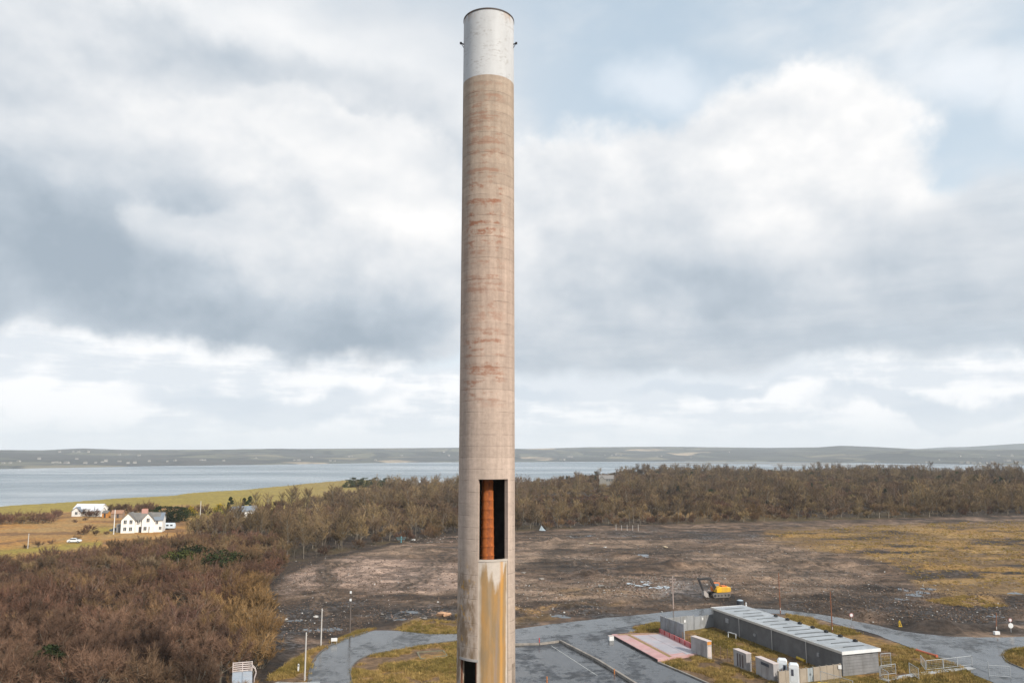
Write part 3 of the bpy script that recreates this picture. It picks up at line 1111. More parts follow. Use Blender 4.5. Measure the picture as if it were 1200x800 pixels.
def unit(v):
    return v / (np.linalg.norm(v, axis=-1, keepdims=True) + 1e-9)


def grow(kind, seed):
    rng = np.random.default_rng(seed)
    segs, tips = [], []     # tips: (origin, direction, length) of twig carrying branches
    if kind == 'tall':
        H = 9.5 * rng.uniform(0.85, 1.15)
        pts = [np.array([0, 0, -0.4])]
        lean = rng.normal(0, 0.035, 2)
        for i in range(1, 7):
            pts.append(np.array([lean[0] * i * H / 6 + rng.normal(0, .07), lean[1] * i * H / 6 + rng.normal(0, .07), H * 0.92 * i / 6]))
        for i in range(6):
            segs.append((pts[i], pts[i + 1], 0.16 * (1 - i / 6.6), 0.16 * (1 - (i + 1) / 6.6)))
        nb = 26
        for k in range(nb):
            t = rng.uniform(0.34, 0.98)
            j = min(5, int(t * 6))
            o = pts[j] + (pts[j + 1] - pts[j]) * (t * 6 - j)
            a = k * 2.4 + rng.normal(0, .4)
            up = rng.uniform(0.9, 1.9)
            d = unit(np.array([math.cos(a), math.sin(a), up]))
            L = H * (0.16 + 0.26 * math.sin(math.pi * min(1, (1 - t) * 0.8 + 0.18))) * rng.uniform(0.7, 1.2)
            e = o + d * L
            segs.append((o, e, 0.05, 0.018))
            tips.append((o, d, L))
        per, tl, tw, spread = 72, 1.15, 0.048, 0.6
    elif kind == 'round':
        H = 8.5 * rng.uniform(0.85, 1.1)
        th = H * rng.uniform(0.18, 0.3)
        segs.append((np.array([0, 0, -.4]), np.array([0, 0, th]), 0.22, 0.17))
        for k in range(9):
            a = k * 2.4 + rng.normal(0, .3)
            d = unit(np.array([math.cos(a), math.sin(a), rng.uniform(0.55, 2.4)]))
            L = (H - th) * rng.uniform(0.55, 0.85)
            o = np.array([0, 0, th * rng.uniform(0.7, 1.0)])
            m_ = o + d * L * 0.5
            e = m_ + unit(d + np.array([0, 0, 0.35]) + rng.normal(0, .15, 3)) * L * 0.5
            segs.append((o, m_, 0.10, 0.06))
            segs.append((m_, e, 0.06, 0.02))
            tips.append((m_, unit(e - m_), L * 0.55))
            for q in range(4):
                s = o + d * L * rng.uniform(0.3, 0.6)
                d2 = unit(d + rng.normal(0, .55, 3) + np.array([0, 0, .25]))
                L2 = L * rng.uniform(0.35, 0.55)
                segs.append((s, s + d2 * L2, 0.04, 0.014))
                tips.append((s, d2, L2))
        per, tl, tw, spread = 80, 1.05, 0.046, 0.75
    else:   # 'bush': many stems from the ground, domed
        H = 5.0 * rng.uniform(0.85, 1.15)
        for k in range(13):
            a = k * 2.4 + rng.normal(0, .3)
            sp = rng.uniform(0.05, 0.85)
            d = unit(np.array([math.cos(a) * sp, math.sin(a) * sp, 1.0]))
            L = H * rng.uniform(0.55, 0.85) * (1 - 0.18 * sp)
            o = np.array([math.cos(a) * .3 * sp, math.sin(a) * .3 * sp, -.3])
            e = o + d * L
            segs.append((o, e, 0.05, 0.018))
            tips.append((o + d * L * 0.35, d, L * 0.72))
            for q in range(3):
                s = o + d * L * rng.uniform(0.25, 0.75)
                d2 = unit(d + rng.normal(0, .42, 3))
                L2 = L * rng.uniform(0.35, 0.55)
                segs.append((s, s + d2 * L2, 0.026, 0.01))
                tips.append((s, d2, L2))
        per, tl, tw, spread = 44, 0.85, 0.048, 0.55
    P, D, L = [], [], []
    for o, d, l in tips:
        k = per
        t = rng.uniform(0.22, 1.02, k)
        P.append(o + d * (l * t)[:, None])
        dd = unit(d + rng.normal(0, spread, (k, 3)) + np.array([0, 0, 0.22]))
        D.append(dd)
        L.append(tl * rng.uniform(0.45, 1.15, k))
    P, D, L = np.concatenate(P), np.concatenate(D), np.concatenate(L)
    W = tw * rng.uniform(0.6, 1.5, len(P))
    tv, tf = slivers(P, D, L, W, rng)
    lv, lf = limbs(segs)
    return lv, lf, tv, tf


def ev_grow(seed, H, Wd, conic=0.0, n=1500, leaf=0.34):
    rng = np.random.default_rng(seed)
    cl = []
    for k in range(26):
        u = rng.uniform(0.08, 1.0)
        prof = (1 - u) ** 0.8 * conic + (1 - conic) * math.sqrt(max(0.02, 1 - (2 * u - 0.85) ** 2 / 1.4))
        a = rng.uniform(0, 6.28)
        rad = Wd * prof * rng.uniform(0.45, 0.95)
        cl.append((math.cos(a) * rad, math.sin(a) * rad, H * u * 0.92, (0.22 + 0.16 * rng.random()) * Wd * (0.55 + prof * .6)))
    P = []
    for i in range(n):
        c = cl[rng.integers(len(cl))]
        d = unit(rng.normal(size=3))
        P.append(np.array(c[:3]) + d * c[3] * rng.uniform(0.55, 1.1) * np.array([1, 1, .85]))
    P = np.array(P)
    P[:, 2] = np.maximum(P[:, 2], 0.05)
    D = unit(rng.normal(size=(n, 3)) + np.array([0, 0, 0.5]))
    v, f = slivers(P, D, leaf * rng.uniform(0.6, 1.5, n), leaf * 0.8 * rng.uniform(0.6, 1.3, n), rng)
    segs = [(np.array([0, 0, -.3]), np.array([0, 0, H * .7]), Wd * .06, Wd * .02)]
    lv, lf = limbs(segs)
    return lv, lf, v, f, P


def raw_mesh(name, v, f, m):
    return np_mesh(name, np.asarray(v), np.asarray(f), m, None, False)


def joined(name, lv, lf, tv, tf, mb_, mt):
    """limbs + twigs in one mesh with two materials (for the far wood)"""
    f = [tuple(q) for q in lf] + [tuple(int(i) + len(lv) for i in q) for q in tf]
    me = bpy.data.meshes.new(name)
    me.from_pydata([tuple(p) for p in np.concatenate([lv, tv])], [], f)
    me.materials.append(mb_)
    me.materials.append(mt)
    mi = np.zeros(len(f), np.int32)
    mi[len(lf):] = 1
    me.polygons.foreach_set('material_index', mi)
    me.update()
    return me


KINDS = {}
for kind, nvar in (('tall', 5), ('round', 4), ('bush', 5)):
    KINDS[kind] = [grow(kind, 100 + 7 * i + {'tall': 0, 'round': 50, 'bush': 90}[kind]) for i in range(nvar)]
MATKIND = {'tall': M_TWIG_TALL, 'round': M_TWIG_TALL, 'bush': M_TWIG_RED, 'gold': M_TWIG_GOLD, 'brown': M_TWIG_BROWN}
PARTS = {}
for kind, src in (('tall', 'tall'), ('round', 'round'), ('bush', 'bush'), ('gold', 'bush'), ('brown', 'round')):
    PARTS[kind] = [(raw_mesh('stem', a, b, M_BARK), raw_mesh('crown', c, d, MATKIND[kind])) for a, b, c, d in KINDS[src]]


def plant(name, label, cat, kind, var, loc, rz, scale, group):
    o = thing(name, label, cat, loc, rz, group)
    o.scale = scale
    s, c = PARTS[kind][var % len(PARTS[kind])]
    nm = 'trunk' if kind in ('tall', 'round', 'brown') else 'stem'
    link(bpy.data.objects.new(nm, s), o)
    link(bpy.data.objects.new('crown', c), o)
    return o


# positions -------------------------------------------------------
rs = np.random.default_rng(5)


def scatter(n, rmin, rmax, azlo, azhi, seed):
    g = np.random.default_rng(seed)
    r = np.sqrt(g.uniform(rmin ** 2, rmax ** 2, n))
    a = g.uniform(azlo, azhi, n)
    return r * np.sin(a), r * np.cos(a), g


def in_wood(x, y):
    px, py = project(x, y)
    e, b = interp(EDGE, px), interp(BACK, px)
    return (py < e - 0.4) & (py > b) & (y > 20), px, py


def thin(x, y, dmin):
    """drop points closer than dmin (grid hash)"""
    keep, cell = [], {}
    for i in range(len(x)):
        ci, cj = int(x[i] // dmin), int(y[i] // dmin)
        ok = True
        for a in (-1, 0, 1):
            for b in (-1, 0, 1):
                for q in cell.get((ci + a, cj + b), ()):
                    if (x[q] - x[i]) ** 2 + (y[q] - y[i]) ** 2 < dmin * dmin:
                        ok = False
        if ok:
            cell.setdefault((ci, cj), []).append(i)
            keep.append(i)
    return np.array(keep)


# near thicket: left of the site
x, y, g = scatter(9000, 70, 335, R(-46), R(-12), 11)
ok, px, py = in_wood(x, y)
ok &= (px < 330) & (px > -120) & (py > 636)
ok &= ~((px > 300) & (py > 790))
for (bx_, by_, br_) in ((208, 664, 17), (228, 658, 14), (262, 668, 15)):
    ok &= ~((np.abs(px - bx_) < br_) & (py > by_ - 3) & (py < by_ + 13))
# the portable cabin stands in a gap
ok &= ~((np.abs(px - 285) < 18) & (py > 795) & (py < 840))
x, y = x[ok], y[ok]
k = thin(x, y, 3.0)
x, y = x[k], y[k]
thx = np.stack([x, y, terrain(x, y)], 1)
dist = np.hypot(x, y)
order = np.argsort(dist)
thx = thx[order]
# wood behind
x, y, g = scatter(120000, 230, 1120, R(-40), R(44), 12)
ok, px, py = in_wood(x, y)
ok &= ~((px < 330) & (py > 636))
gap = np.exp(-(((px - 800) / 80) ** 2 + ((py - 603) / 5) ** 2))
ok &= g.random(len(x)) > gap * 1.1
ok &= ~((np.abs(px - 283) < 8) & (np.abs(py - 603) < 5))
ok &= ~((np.abs(px - 711) < 12) & (np.abs(py - 571) < 3.0))
x, y, px, py = x[ok], y[ok], px[ok], py[ok]
k = thin(x, y, 3.3)
x, y, px, py = x[k], y[k], px[k], py[k]
wood = np.stack([x, y, terrain(x, y)], 1)
edge_gap = interp(EDGE, px) - py
dist = np.hypot(x, y)
score = dist + np.where(edge_gap < 6, -60, 0)
order = np.argsort(score)
wood = wood[order]
print('thicket', len(thx), 'wood', len(wood))

TH_N, WD_N = 300, 300
reds, golds = 0, 0
for i, p in enumerate(thx[:TH_N]):
    h = fbm(np.array([p[0] / 22]), np.array([p[1] / 22]), 3, 200)[0]
    qx, qy = project(p[0], p[1])
    near_edge = qx > 252 + rs.uniform(-14, 22)
    md = fbm(np.array([p[0] / 9]), np.array([p[1] / 9]), 2, 210)[0]
    s = rs.uniform(0.75, 1.25) * (0.55 + 1.0 * md)
    if near_edge and qy > 690 and rs.random() < 0.8:
        s = rs.uniform(1.0, 1.45)
        kd, lab, grp = 'gold', 'golden-brown bare willow bush at the thicket edge beside the muddy ditch', 'golden willows at the thicket edge'
    elif (h > 0.58 and qy > 690) or (qy > 755 and rs.random() < 0.5):
        kd, lab, grp = 'brown', 'bare grey-brown tree with forked trunk rising out of the low thicket', 'bare trees inside the thicket'
        s = rs.uniform(0.68, 1.22)
    else:
        kd, lab, grp = 'bush', 'bare reddish-brown willow bush packed in the thicket left of the muddy site', 'reddish willow bushes of the thicket'
    if qy > 770 and abs(qx - 285) < 45:
        wh, gw = 'close to the pale blue cabin', 'by the cabin'
    elif min(abs(qx - 208) + abs(qy - 665), abs(qx - 262) + abs(qy - 669)) < 38:
        wh, gw = 'around the dark green bushes', 'around the green bushes'
    elif abs(qx - 55) < 40 and qy > 770:
        wh, gw = 'around the lone dark conifer', 'around the conifer'
    elif qx > 240:
        wh, gw = 'bordering the muddy site and its ditch', 'bordering the site'
    elif qy < 700:
        wh, gw = 'on the slope below the white house', 'below the house'
    else:
        wh, gw = 'deep in the thicket behind the ditch bushes', 'deep in the thicket'
    nm_ = {'gold': 'golden-brown bare willow bush ', 'brown': 'bare grey-brown tree with forked trunk ', 'bush': 'bare reddish-brown willow bush '}[kd]
    lab, grp = nm_ + wh, {'gold': 'golden willows ', 'brown': 'bare thicket trees ', 'bush': 'reddish willows '}[kd] + gw
    plant('willow_bush' if kd != 'brown' else 'bare_tree', lab, 'bush' if kd != 'brown' else 'tree', kd, i, p, rs.uniform(0, 6.28),
          (s, s, s * rs.uniform(0.8, 1.15)), grp)
for i, p in enumerate(wood[:WD_N]):
    qx, qy = project(p[0], p[1])
    s = rs.uniform(0.62, 0.98)
    eg = float(interp(EDGE, qx) - qy)
    if eg < 3.0 and rs.random() < 0.6:
        kd, lab, grp, nm, ct = 'bush', 'low tan bush fringing the front of the wood behind the muddy site', 'low bushes fringing the wood', 'fringe_bush', 'bush'
    elif rs.random() < 0.7:
        kd, lab, grp, nm, ct = 'tall', 'slender bare tree in the front row of the wood behind the muddy site', 'front row trees of the wood', 'bare_tree', 'tree'
    else:
        kd, lab, grp, nm, ct = 'round', 'broad-crowned bare tree at the front of the wood behind the muddy site', 'broad trees at the wood front', 'bare_tree', 'tree'
    if qx < 330:
        wh = 'between the thicket and the hidden bungalow'
    elif abs(qx - 470) < 25:
        wh = 'behind the teal gate post'
    elif qx < 560:
        wh = 'along the curved dark ditch of the mud flat'
    elif qx < 690:
        wh = 'behind the mud by the pale tarpaulin'
    elif qx < 880:
        wh = 'behind the mud by the row of stakes'
    else:
        wh = 'behind the rough ochre grass'
    lab = {'bush': 'low tan bush ', 'tall': 'slender bare tree ', 'round': 'broad-crowned bare tree '}[kd] + 'at the wood front ' + wh
    plant(nm, lab, ct, kd, i, p, rs.uniform(0, 6.28), (s, s, s * rs.uniform(0.85, 1.15)), grp + ' ' + wh)


# the rest of the wood and thicket: uncountable, instanced on points
def forest(name, pts, protos, idx, scl, label):
    coll = bpy.data.collections.new(name + '_source')
    for i, me in enumerate(protos):
        coll.objects.link(bpy.data.objects.new('%s_%02d' % (name, i), me))
    me = bpy.data.meshes.new(name)
    me.from_pydata([tuple(p) for p in pts], [], [])
    a = me.attributes.new('pick', 'INT', 'POINT')
    a.data.foreach_set('value', idx.astype(np.int32))
    a = me.attributes.new('size', 'FLOAT_VECTOR', 'POINT')
    a.data.foreach_set('vector', scl.astype(np.float32).ravel())
    a = me.attributes.new('turn', 'FLOAT_VECTOR', 'POINT')
    tv = np.zeros((len(pts), 3), np.float32)
    tv[:, 2] = np.random.default_rng(3).uniform(0, 6.28, len(pts))
    a.data.foreach_set('vector', tv.ravel())
    o = link(bpy.data.objects.new(name, me))
    tag(o, label, 'wood' if 'wood' in name else name.split('_')[-1], kind='stuff')
    ng = bpy.data.node_groups.new(name + '_scatter', 'GeometryNodeTree')
    ng.interface.new_socket('Geometry', in_out='INPUT', socket_type='NodeSocketGeometry')
    ng.interface.new_socket('Geometry', in_out='OUTPUT', socket_type='NodeSocketGeometry')
    N = ng.nodes
    gi, go = N.new('NodeGroupInput'), N.new('NodeGroupOutput')
    ci = N.new('GeometryNodeCollectionInfo')
    ci.inputs[0].default_value = coll
    ci.inputs[1].default_value = True
    ci.inputs[2].default_value = True
    ip = N.new('GeometryNodeInstanceOnPoints')
    ip.inputs['Pick Instance'].default_value = True

    def attr(nm, typ):
        q = N.new('GeometryNodeInputNamedAttribute')
        q.data_type = typ
        q.inputs[0].default_value = nm
        return q.outputs[0]
    L = ng.links.new
    L(gi.outputs[0], ip.inputs['Points'])
    L(ci.outputs[0], ip.inputs['Instance'])
    L(attr('pick', 'INT'), ip.inputs['Instance Index'])
    L(attr('turn', 'FLOAT_VECTOR'), ip.inputs['Rotation'])
    L(attr('size', 'FLOAT_VECTOR'), ip.inputs['Scale'])
    L(ip.outputs[0], go.inputs[0])
    md = o.modifiers.new('scatter', 'NODES')
    md.node_group = ng
    return o


# evergreens, gorse and other single plants ------------------------
EV, EVRAW = {}, {}
for nm, args in {'bush': (1, 3.2, 3.0, 0.0, 1500, 0.30), 'tree': (2, 9.0, 4.0, 0.15, 2600, 0.42), 'pine': (3, 8.0, 2.2, 0.75, 1600, 0.40), 'gorse': (4, 2.6, 2.6, 0.0, 1600, 0.26)}.items():
    lv, lf, v, f, P = ev_grow(*args)
    m = M_GORSE if nm == 'gorse' else M_GREEN
    EVRAW[nm] = (lv, lf, v, f)
    EV[nm] = (raw_mesh('stem', lv, lf, M_BARK), raw_mesh('foliage', v, f, m))
    if nm == 'gorse':
        g = np.random.default_rng(9)
        c = P[P[:, 2] > 1.0]
        c = c[g.integers(0, len(c), 420)] * np.array([1.05, 1.05, 1.06])
        v2, f2 = slivers(c, unit(g.normal(size=(len(c), 3))), np.full(len(c), .26), np.full(len(c), .26), g)
        EV['flowers'] = raw_mesh('flowers', v2, f2, M_GORSE_Y)



PROTO = [joined('tall_tree', *KINDS['tall'][i], M_BARK, M_TWIG_TALL) for i in range(5)] + \
        [joined('round_tree', *KINDS['round'][i], M_BARK, M_TWIG_TALL) for i in range(4)] + \
        [joined('red_bush', *KINDS['bush'][i], M_BARK, M_TWIG_RED) for i in range(5)] + \
        [joined('gold_bush', *KINDS['bush'][i], M_BARK, M_TWIG_GOLD) for i in range(3)] + \
        [joined('dark_tree', *EVRAW[k_], M_BARK, M_GREEN) for k_ in ('tree', 'pine')]
rest = wood[WD_N:]
n = len(rest)
qx, qy = project(rest[:, 0], rest[:, 1])
big = fbm(rest[:, 0] / 70, rest[:, 1] / 70, 3, 301)
rv = rs.random(n)
idx = np.where(rv < 0.30, rs.integers(0, 5, n), np.where(rv < 0.86, rs.integers(5, 9, n), rs.integers(9, 14, n)))
idx = np.where((big > 0.58) & (rv < 0.6), rs.integers(9, 14, n), idx)
gold_zone = (np.abs(qy - interp(EDGE, qx)) < 9) & (qx > 690) & (qx < 930)
idx = np.where(gold_zone & (rv < 0.7), rs.integers(14, 17, n), idx)
s = rs.uniform(0.55, 1.0, n) * (0.62 + 0.62 * sst(0.34, 0.66, fbm(rest[:, 0] / 30, rest[:, 1] / 30, 2, 303)))
dark = (rs.random(n) < 0.03) & (qy < 592) & (qx > 560)
idx = np.where(dark, rs.integers(17, 19, n), idx)
s = np.where((idx >= 9) & (idx < 17), s * 1.15, s)
s = np.where(dark, s * 0.85, s)
s = np.where(gold_zone & (idx >= 14) & (idx < 17), s * 0.8, s)
scl = np.stack([s, s, s * rs.uniform(0.85, 1.15, n)], 1)
forest('woodland', rest, PROTO, idx, scl, 'dense bare winter wood stretching from the site back to the bay')
rest = thx[TH_N:]
n = len(rest)
idx = np.where(rs.random(n) < 0.8, rs.integers(9, 14, n), rs.integers(5, 9, n))
s = rs.uniform(0.8, 1.25, n) * np.where(idx < 9, 0.72, 1.0)
forest('thicket', rest, PROTO, idx, np.stack([s, s, s * rs.uniform(.8, 1.1, n)], 1), 'far part of the bare brown scrub below the white house')


def evergreen(name, label, cat, kind, px, py, scale, group=None, z=None, flowers=False, foliage='foliage'):
    p = G(px, py)
    zz = zt(p.x, p.y) if z is None else z
    o = thing(name, label, cat, (p.x, p.y, zz), rs.uniform(0, 6.28), group)
    o.scale = scale if isinstance(scale, tuple) else (scale,) * 3
    link(bpy.data.objects.new('trunk' if cat == 'tree' else 'stem', EV[kind][0]), o)
    fo = link(bpy.data.objects.new('crown' if cat == 'tree' else 'foliage', EV[kind][1]), o)
    if flowers:
        tag(link(bpy.data.objects.new('flowers', EV['flowers']), fo), kind='stuff')
    return o


for i, (px, py, s) in enumerate(((208, 668, 1.7), (228, 661, 1.45), (262, 671, 1.6))):
    evergreen('evergreen_bush', ('broad olive green gorse bush among the brown thicket', 'low dark green evergreen bush behind the olive gorse in the thicket',
                                 'rounded dark green bush standing alone near the thicket crest')[i], 'bush', 'gorse' if i == 0 else 'bush', px, py, (s * 1.25, s * 1.25, s), None, None, False)
evergreen('evergreen_bush', 'big dark green conifer low in the near thicket', 'bush', 'pine', 55, 814, (1.8, 1.8, 0.8))
for i, (px, py, s) in enumerate(((178, 613, 0.8), (188, 612, 0.95), (197, 612, 0.95), (206, 611, 0.9), (214, 610, 0.8))):
    evergreen('evergreen_tree', 'dark green evergreen tree in the clump behind the white house', 'tree', 'tree', px, py, (s * 1.1, s * 1.1, s * .85), 'evergreens behind the white house')
for i, (px, py) in enumerate(((222, 606), (258, 602), (299, 600))):
    evergreen('gorse_bush', ('yellow flowering gorse bush at the end of the dark evergreens', 'small yellow gorse bush between wood and evergreens',
                             'bright yellow gorse bush beside the hidden grey roof')[i], 'bush', 'gorse', px, py, (1.2, 1.2, 1.7), None, None, True)
for i, (px, py, s) in enumerate(((270, 600, .75), (286, 600, .7), (292, 601, .8))):
    evergreen('evergreen_tree', 'narrow dark conifer beside the hidden grey roof', 'tree', 'pine', px, py, s * 1.4, 'conifers by the hidden roof')
for i, px in enumerate((1140, 1150, 1160, 1168, 1178, 1187, 1197, 1206)):
    evergreen('conifer', 'far dark conifer in the row above the bay shore', 'tree', 'pine', px, 559.5, (2.4, 2.4, 1.35), 'conifer row above the shore')
for i, (px, py, s) in enumerate(((740, 566, 1.0), (815, 560, .9), (850, 559.5, .7), (892, 559.5, .8), (735, 566, .8))):
    evergreen('conifer', 'lone dark conifer standing above the brown wood near the bay', 'tree', 'tree', px, py, s * 1.25, 'lone conifers above the wood')
for i in range(11):
    evergreen('shore_tree', 'grey-green tree in the clump on the field corner by the bay', 'tree', 'tree', 408 + i * 6.5, 568 - (i % 3) * 0.4, (1.5, 1.5, 0.85 + 0.2 * (i % 2)), 'tree clump by the bay')
hedge = [(px, 612 - px * 0.03 + (k % 3) * 1.2, 1.25) for k, px in enumerate(range(-12, 64, 5))] + [(px, 602 - (k % 3) * 0.8, 1.45) for k, px in enumerate(range(124, 186, 5))] + \
    [(px, 606 - (k % 2), 1.0) for k, px in enumerate((66, 70, 111, 116, 104, 98))] + [(px, 604 - (k % 3) * 1.0, 1.4) for k, px in enumerate(range(212, 246, 5))]
for i, (px, py, s) in enumerate(hedge):
    p = G(px, py)
    s *= rs.uniform(0.8, 1.15)
    plant('hedge_tree', 'bare olive-brown tree in the dense row between the rusty field and green field', 'tree', 'bush' if i % 4 else 'round', i, (p.x, p.y, zt(p.x, p.y)), i * 1.3,
          (s * .9, s * .9, s * (.85 if i % 4 else .55)), 'field trees by the houses')
for i, (px, py, s) in enumerate(((45, 641, .6), (60, 638, .45), (30, 642, .4), (98, 626, .9), (105, 622, .8), (112, 627, .6), (90, 632, .5), (125, 626, .45), (88, 612, .5), (100, 610, .45))):
    p = G(px, py)
    plant('hedge_bush', 'dark bare hedge bush in the rusty field beside the white house', 'bush', 'bush', i, (p.x, p.y, zt(p.x, p.y)), i * 1.7, (s * 1.2, s * 1.2, s * 0.8), 'hedge bushes by the house')

# ---------------------------------------------------------------- the chimney
CH_D = 56.0
_c = AT(570.6, 530, CH_D)
CHX, CHY, CHR = _c.x, _c.y, 2.03
TAPER = 0.0019                        # metres of radius lost per metre of height
Z_TOP, Z_BAND = 62.6, 57.45


def face_z(py, dist=None):
    """height on the chimney's near face at a photo row"""
    return AT(571, py, (dist or CH_D - CHR)).z


def concrete_mat():
    m = bpy.data.materials.new('chimney_concrete')
    m.use_nodes = True
    t = m.node_tree
    n = NT(t)
    b = t.nodes['Principled BSDF']
    tc = n.node('ShaderNodeTexCoord').outputs['Object']
    x, y, z = n.sep(tc)[:3]
    th = n.m('ARCTAN2', x, n.m('MULTIPLY', y, -1.0))
    # pour lifts
    lift = n.m('DIVIDE', z, 0.78)
    li = n.m('FLOOR', lift)
    fr = n.m('SUBTRACT', lift, li)
    wn = n.node('ShaderNodeTexWhiteNoise', noise_dimensions='1D')
    t.links.new(li, wn.inputs['W'])
    k = n.mapr(wn.outputs[0], 0, 1, 0.93, 1.05)
    grain = n.noise(tc, 3.5, 8.0, 0.68)
    vert = n.noise(n.vm('MULTIPLY', tc, (2.2, 2.2, 0.10)), 1.0, 6.0, 0.6)
    horz = n.noise(n.vm('MULTIPLY', tc, (0.5, 0.5, 4.0)), 1.0, 6.0, 0.65)
    k = n.m('MULTIPLY', k, n.mapr(grain, 0.25, 0.75, 0.86, 1.14))
    k = n.m('MULTIPLY', k, n.mapr(vert, 0.3, 0.7, 0.80, 1.14))
    k = n.m('MULTIPLY', k, n.mapr(horz, 0.3, 0.7, 0.93, 1.06))
    line = n.m('MAXIMUM', n.mapr(fr, 0.0, 0.05, 1, 0), n.mapr(fr, 0.95, 1.0, 0, 1))
    line = n.m('MULTIPLY', line, n.mapr(n.noise(n.vm('MULTIPLY', tc, (1.2, 1.2, 1.0)), 1.0, 3.0, 0.5), 0.4, 0.62, 0.0, 1.0))
    k = n.m('MULTIPLY', k, n.mapr(line, 0, 1, 1.0, 0.70))
    base = n.ramp(n.mapr(z, 14.0, 58.0), [(0.0, (0.50, 0.43, 0.375)), (0.3, (0.54, 0.45, 0.40)), (0.62, (0.51, 0.405, 0.35)), (0.85, (0.46, 0.38, 0.32)), (1.0, (0.44, 0.365, 0.305))])
    c = n.vm('MULTIPLY', n.vm('SCALE', base, k), (0.86, 0.82, 0.775))
    # rust wash in bands, ragged, only on the weather side
    face = n.mapr(n.m('ABSOLUTE', n.m('ADD', th, 0.12)), 0.45, 1.05, 1, 0, True)

    def band(z0, z1, soft):
        return n.m('MULTIPLY', n.mapr(z, z0 - soft, z0 + soft, 0, 1, True), n.mapr(z, z1 - soft, z1 + soft, 1, 0, True))
    rn = n.noise(n.vm('MULTIPLY', tc, (1.6, 1.6, 2.6)), 1.0, 8.0, 0.72)
    rl = n.noise(n.vm('MULTIPLY', tc, (0.15, 0.15, 2.3)), 1.0, 3.0, 0.6)
    rr_ = n.m('ADD', rn, n.m('MULTIPLY', n.m('SUBTRACT', rl, 0.5), 0.9))
    rust = n.m('MULTIPLY', n.mapr(rr_, 0.47, 0.66, 0, 1, True), face)
    zone = n.m('MAXIMUM', n.m('MULTIPLY', band(44.0, 50.0, 1.4), 0.95), n.m('MULTIPLY', band(33.5, 38.6, 0.9), 0.8))
    zone = n.m('MAXIMUM', zone, n.m('MULTIPLY', band(38.5, 57.0, 2.0), 0.55))
    c = n.mix(n.m('MULTIPLY', n.m('MULTIPLY', rust, zone), 0.9), c, (0.27, 0.115, 0.065))
    # ochre and grey run-off low down on the left flank
    low = n.m('MULTIPLY', n.mapr(z, 20.5, 23.5, 1, 0, True), n.mapr(th, -0.25, -0.45, 0, 1, True))
    lo = n.m('MULTIPLY', low, n.mapr(n.noise(n.vm('MULTIPLY', tc, (2.4, 2.4, 0.9)), 1.0, 7.0, 0.7), 0.40, 0.58, 0, 1, True))
    c = n.mix(n.m('MULTIPLY', lo, 0.8), c, (0.19, 0.125, 0.07))
    lo2 = n.m('MULTIPLY', low, n.mapr(n.noise(n.vm('MULTIPLY', tc, (1.9, 1.9, 1.5)), 1.0, 5.0, 0.6), 0.58, 0.68, 0, 1, True))
    c = n.mix(n.m('MULTIPLY', lo2, 0.7), c, (0.50, 0.27, 0.05))
    t.links.new(c, b.inputs['Base Color'])
    b.inputs['Roughness'].default_value = 0.9
    b.inputs['Specular IOR Level'].default_value = 0.25
    bp = n.node('ShaderNodeBump')
    bp.inputs['Strength'].default_value = 0.5
    bp.inputs['Distance'].default_value = 0.03
    t.links.new(n.m('SUBTRACT', grain, n.m('MULTIPLY', line, 0.6)), bp.inputs['Height'])
    t.links.new(bp.outputs[0], b.inputs['Normal'])
    return m


